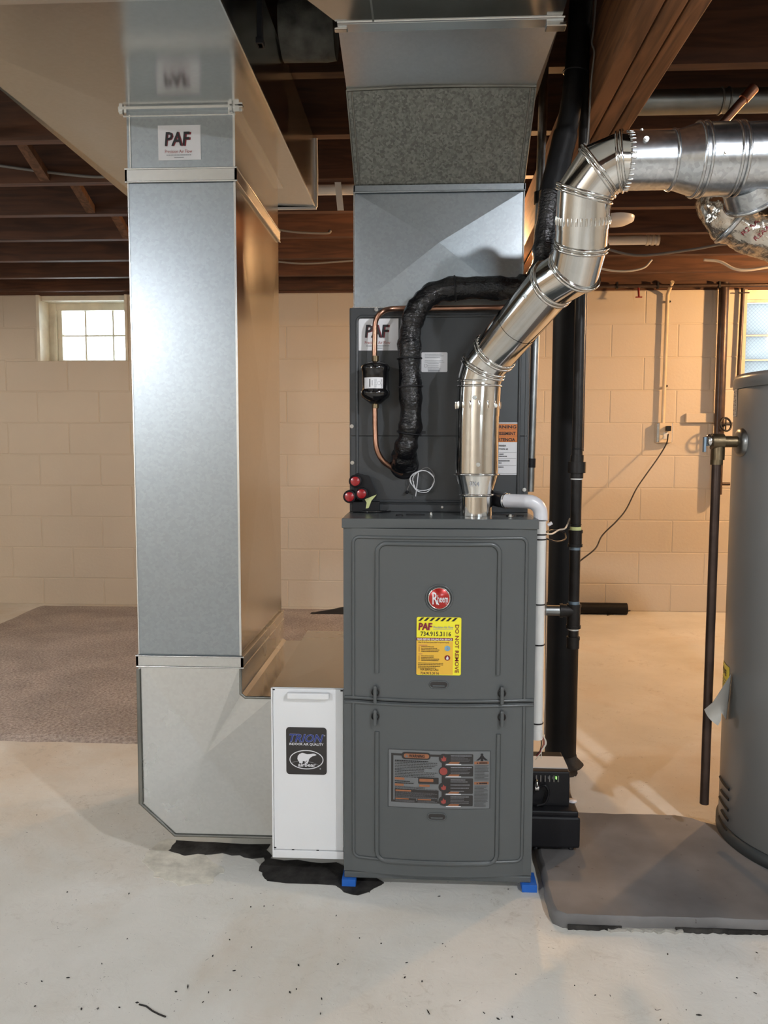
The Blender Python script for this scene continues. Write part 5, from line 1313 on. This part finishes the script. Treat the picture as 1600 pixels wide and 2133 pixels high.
# outlet with conduit
t = thing('wall_outlet', 'square metal outlet box with a cream cover plate on the back wall', 'outlet')
a, b = aY(1367, 881, YB-.045), aY(1402, 922, YB-.045)
MB().box(a.x+.003, b.x-.002, YB-.045, YB-.002, b.z, a.z, .003).build('box', 'chrome', t)
MB().box(a.x+.020, b.x-.010, YB-.052, YB-.045, b.z, a.z, .002).build('cover_plate', 'paint_conduit', t)
cx_ = (a.x+b.x)/2+.005
MB().box(cx_-.014, cx_+.014, YB-.056, YB-.052, b.z+.022, b.z+.062, .002).build('receptacle', 'paper', t)
rest_origin(t)
outc = V((cx_, YB-.056, (a.z+b.z)/2))
t = thing('cord', 'thin black power cord sagging from the outlet down to the left', 'cord')
MB().box(cx_-.006, cx_+.024, YB-.085, YB-.0565, outc.z+.01, outc.z+.042, .004).build('plug', 'black', t)
cpx = [(1392, 905), (1388, 925), (1370, 955), (1345, 990), (1325, 1020), (1305, 1060), (1285, 1085), (1255, 1115), (1240, 1143), (1207, 1170), (1180, 1200), (1150, 1300)]
MB().sweep(bez([aY(px, py, YB-.07-.075*i) for i, (px, py) in enumerate(cpx)], 8), .0042, 8).build('cable', 'black', t); rest_origin(t)
t = thing('outlet_conduit', 'thin painted conduit running from the joists down to the outlet', 'conduit')
A_, B_ = aY(1392, 578, YB-.03), aY(1381, 882, YB-.03); xm = (A_.x+B_.x)/2
MB().sweep([V((A_.x, 4.93, 2.03)), V((A_.x, YB-.03, A_.z-.10)), V((B_.x, YB-.03, B_.z))], .0115, 14).build('tube', 'paint_conduit', t)
mb = MB()
for py in (628, 804): q = aY(1392-(py-578)*.036, py, YB-.03); mb.sweep([(q.x+.016, YB-.028, q.z), (q.x+.016, YB-.001, q.z)], .007, 8)
mb.build('strap_nail', 'black_pipe', t); rest_origin(t)
t = thing('wall_board', 'short cream painted board fixed to the back wall behind the dark pipe', 'board')
a, b = aY(1430, 861, YB-.025), aY(1496, 880, YB-.025)
MB().box(a.x, b.x+.25, YB-.027, YB-.003, b.z, a.z, .002).build('board', 'wall', t); rest_origin(t)
# floor clutter by the wall
t = thing('foam_tube', 'black foam pipe sleeve lying on the floor against the back wall', 'pipe')
y_ = 4.955; a, b = aY(1140, 1259, y_), aY(1306, 1259, y_)
MB().sweep([(a.x, y_, .036), (b.x, y_, .036)], .036, 24).build('sleeve', 'insul_matt', t)
MB().sweep([aZ(1215, 1275, .004), aZ(1300, 1271, .004), aZ(1312, 1272, .004), aZ(1265, 1281, .004)], .004, 6).build('tie_wire', 'black', t); rest_origin(t)
t = thing('cloth_bundle', 'low black cloth bundle on the carpet by the back wall', 'cloth')
mb = MB(); nx, ny = 26, 10; vs = []
xa_, xb_ = aZ(655, 1270, 0).x, .02
for j in range(ny+1):
    for i in range(nx+1):
        u, v = i/nx, j/ny; h = math.sin(v*PI)*min(1, u*1.6)*.075*(1+.3*noise.noise(V((u*6, v*3, 0))))
        vs.append((xa_+(xb_-xa_)*u, 4.79+.17*v*(.3+.7*min(1, u*2))+.01*noise.noise(V((u*9, v*4, 2))), .013+max(0, h)))
mb.add(vs, [(j*(nx+1)+i, j*(nx+1)+i+1, (j+1)*(nx+1)+i+1, (j+1)*(nx+1)+i) for j in range(ny) for i in range(nx)], True)
mb.build('cloth', 'bag', t); rest_origin(t)

# ================================================================== CEILING SERVICES
def cable(name, pts, r, m, label, cat='cable', part='cable', n=8):
    t = thing(name, label, cat); MB().sweep(bez(pts, n), r, 10).build(part, m, t); rest_origin(t); return t
cable('ceiling_cable', [aY(-120, 330, 2.99), aY(0, 345, 2.99), aY(80, 356, 2.99), aY(190, 368, 2.99), aY(260, 366, 2.99)], .0055, 'cable_grey', 'grey cable sagging across the joists at the upper left')
cable('branch_cable', [aY(575, 478, 3.83), aY(620, 484, 3.83), (aY(680, 486, 3.83)), aY(690, 480, 3.83)], .006, 'cable_grey', 'grey cable stub between the joists behind the ducts')
cable('side_cable', [aY(575, 545, 4.24), aY(640, 549, 4.24), aY(735, 543, 4.24)], .005, 'cable_grey', 'thin cable along the joists between return duct and plenum')
cable('romex_cable', [aY(1235, 545, 4.24), aY(1255, 560, 4.24), aY(1300, 565, 4.24), aY(1340, 558, 4.24), aY(1358, 541, 4.24)], .0055, 'cable_white', 'pale cable drooping between joists right of the vent pipe')
cable('white_cable', [aY(1466, 541, 4.24), aY(1500, 545, 4.24), aY(1530, 560, 4.24), aY(1560, 562, 4.24), aY(1600, 556, 4.24), aY(1660, 548, 4.24)], .0075, 'cable_white', 'white cable drooping from the joists above the glass blocks')
cable('armoured_cable', [aY(1250, 515, 3.93), aY(1330, 532, 3.93), aY(1440, 520, 3.93), aY(1520, 508, 3.93), aY(1600, 522, 3.93), aY(1660, 530, 3.93)], .0065, 'cable_grey', 'grey armoured cable along the joists under the foil duct')
t = thing('fluorescent_fixture', 'small white ceiling fixture between joists right of the vent pipe', 'lamp')
a = aY(1250, 508, 4.07); b = aY(1372, 505, 4.07)
MB().sweep([(a.x, 4.07, 2.06), (b.x, 4.07, 2.06)], .022, 18).build('tube', 'pvc', t)
mb = MB()
for x in (b.x-.005, b.x-.03, b.x-.055): mb.sweep([(x-.006, 4.07, 2.06), (x+.006, 4.07, 2.06)], .026, 16)
mb.build('end_ring', 'cable_white', t); rest_origin(t)
t = thing('round_junction_cover', 'pale round cover under the joists beside the vent pipe', 'cover')
q = aZ(1283, 455, 2.025); MB().lathe([(0, 1.995), (.05, 2.0), (.075, 2.012), (.078, 2.028)], (q.x, q.y, 0), seg=28).build('cover', 'pvc', t); rest_origin(t)
t = thing('round_duct', 'old round galvanised duct running between the joists at the upper right', 'duct')
q = aY(1450, 213, 2.42); MB().sweep([(.53, 2.42, 2.035), (1.9, 2.42, 2.035)], .034, 28).build('tube', 'galv_dark', t)
MB().ring((aY(1500, 213, 2.42).x, 2.42, 2.035), (1, 0, 0), .035, .003, 28, 6).ring((aY(1515, 213, 2.42).x, 2.42, 2.035), (1, 0, 0), .035, .003, 28, 6).build('bead', 'galv_dark', t); rest_origin(t)
t = thing('copper_riser', 'bright copper pipe angling up between joists above the big vent pipe', 'pipe')
a, b = aY(1500, 262, 2.25), aY(1560, 195, 2.25); MB().sweep([a, b], .0115, 14).sweep([b-(b-a).normalized()*.02, b+(b-a).normalized()*.02], .0145, 14).build('pipe', 'copper', t); rest_origin(t)
t = thing('junction_box', 'pale metal junction box tucked beside the beam at the top right', 'box')
a = aZ(1455, 50, 1.965); b = aZ(1530, 60, 1.965)
MB().box(.555, .66, 1.66, 1.735, 1.955, 2.03, .002).build('box', 'paint_conduit', t)
MB().sweep([(.66, 1.70, 1.985), (1.3, 1.70, 1.985)], .0115, 14).sweep([(.658, 1.70, 1.985), (.675, 1.70, 1.985)], .017, 8).build('conduit', 'galv_dark', t); rest_origin(t)
t = thing('old_duct_wrap', 'lumpy grey wrapped duct between the two galvanised trunks', 'duct')
mb = MB().sweep([(-.357, 2.02, 2.06), (-.30, 2.02, 2.06), (-.25, 2.02, 2.06), (-.225, 2.02, 2.06)], [.068, .07, .07, .07], 30, jitter=.12); mb.build('wrapped_tube', 'duct_wrap', t); rest_origin(t)

# pieces that lie apart become parts of their own
def explode(o):
    me = o.data; n = len(me.vertices); par = list(range(n))
    def find(i):
        while par[i] != i: par[i] = par[par[i]]; i = par[i]
        return i
    for p in me.polygons:
        a = find(p.vertices[0])
        for v in p.vertices[1:]: par[find(v)] = a
    isl = {}
    for i in range(n): isl.setdefault(find(i), []).append(i)
    bx = []
    for k, vs in isl.items():
        c = [me.vertices[i].co for i in vs]
        bx.append([[min(q[a] for q in c)-.0015 for a in range(3)], [max(q[a] for q in c)+.0015 for a in range(3)], [k]])
    ch = True
    while ch:
        ch = False
        for i in range(len(bx)):
            for j in range(i+1, len(bx)):
                A_, B_ = bx[i], bx[j]
                if all(A_[0][a] <= B_[1][a] and B_[0][a] <= A_[1][a] for a in range(3)):
                    bx[i] = [[min(A_[0][a], B_[0][a]) for a in range(3)], [max(A_[1][a], B_[1][a]) for a in range(3)], A_[2]+B_[2]]; del bx[j]; ch = True; break
            if ch: break
    if len(bx) < 2: return
    own = {}
    for g, b in enumerate(bx):
        for k in b[2]: own[k] = g
    for g in range(len(bx)):
        q = MB(); q.mats = list(me.materials); idx = {}
        for p in me.polygons:
            if own[find(p.vertices[0])] != g: continue
            f = []
            for v in p.vertices:
                if v not in idx: idx[v] = len(q.v); q.v.append(tuple(me.vertices[v].co))
                f.append(idx[v])
            q.f.append(f); q.mi.append(p.material_index); q.sm.append(p.use_smooth)
        c = q.build(o.name.split('.')[0], None, o.parent); c.matrix_parent_inverse = o.matrix_parent_inverse.copy()
        if 'label' in o: c['label'] = o['label']
    bpy.data.objects.remove(o)
for nm in ('screw', 'zip_tie', 'plug_button', 'slot', 'rubber_foot', 'pipe_strap', 'strap_nail', 'end_ring', 'bead', 'brazed_joint', 'vent_slot', 'hose_clamp', 'corner_seam', 'door_lip', 'tee_arm', 'knockout_plate', 'old_seam', 'top_flange', 'boot_seam', 'drive_cleat'):
    for o in [x for x in list(COL.objects) if x.type == 'MESH' and x.name.split('.')[0] == nm]: explode(o)
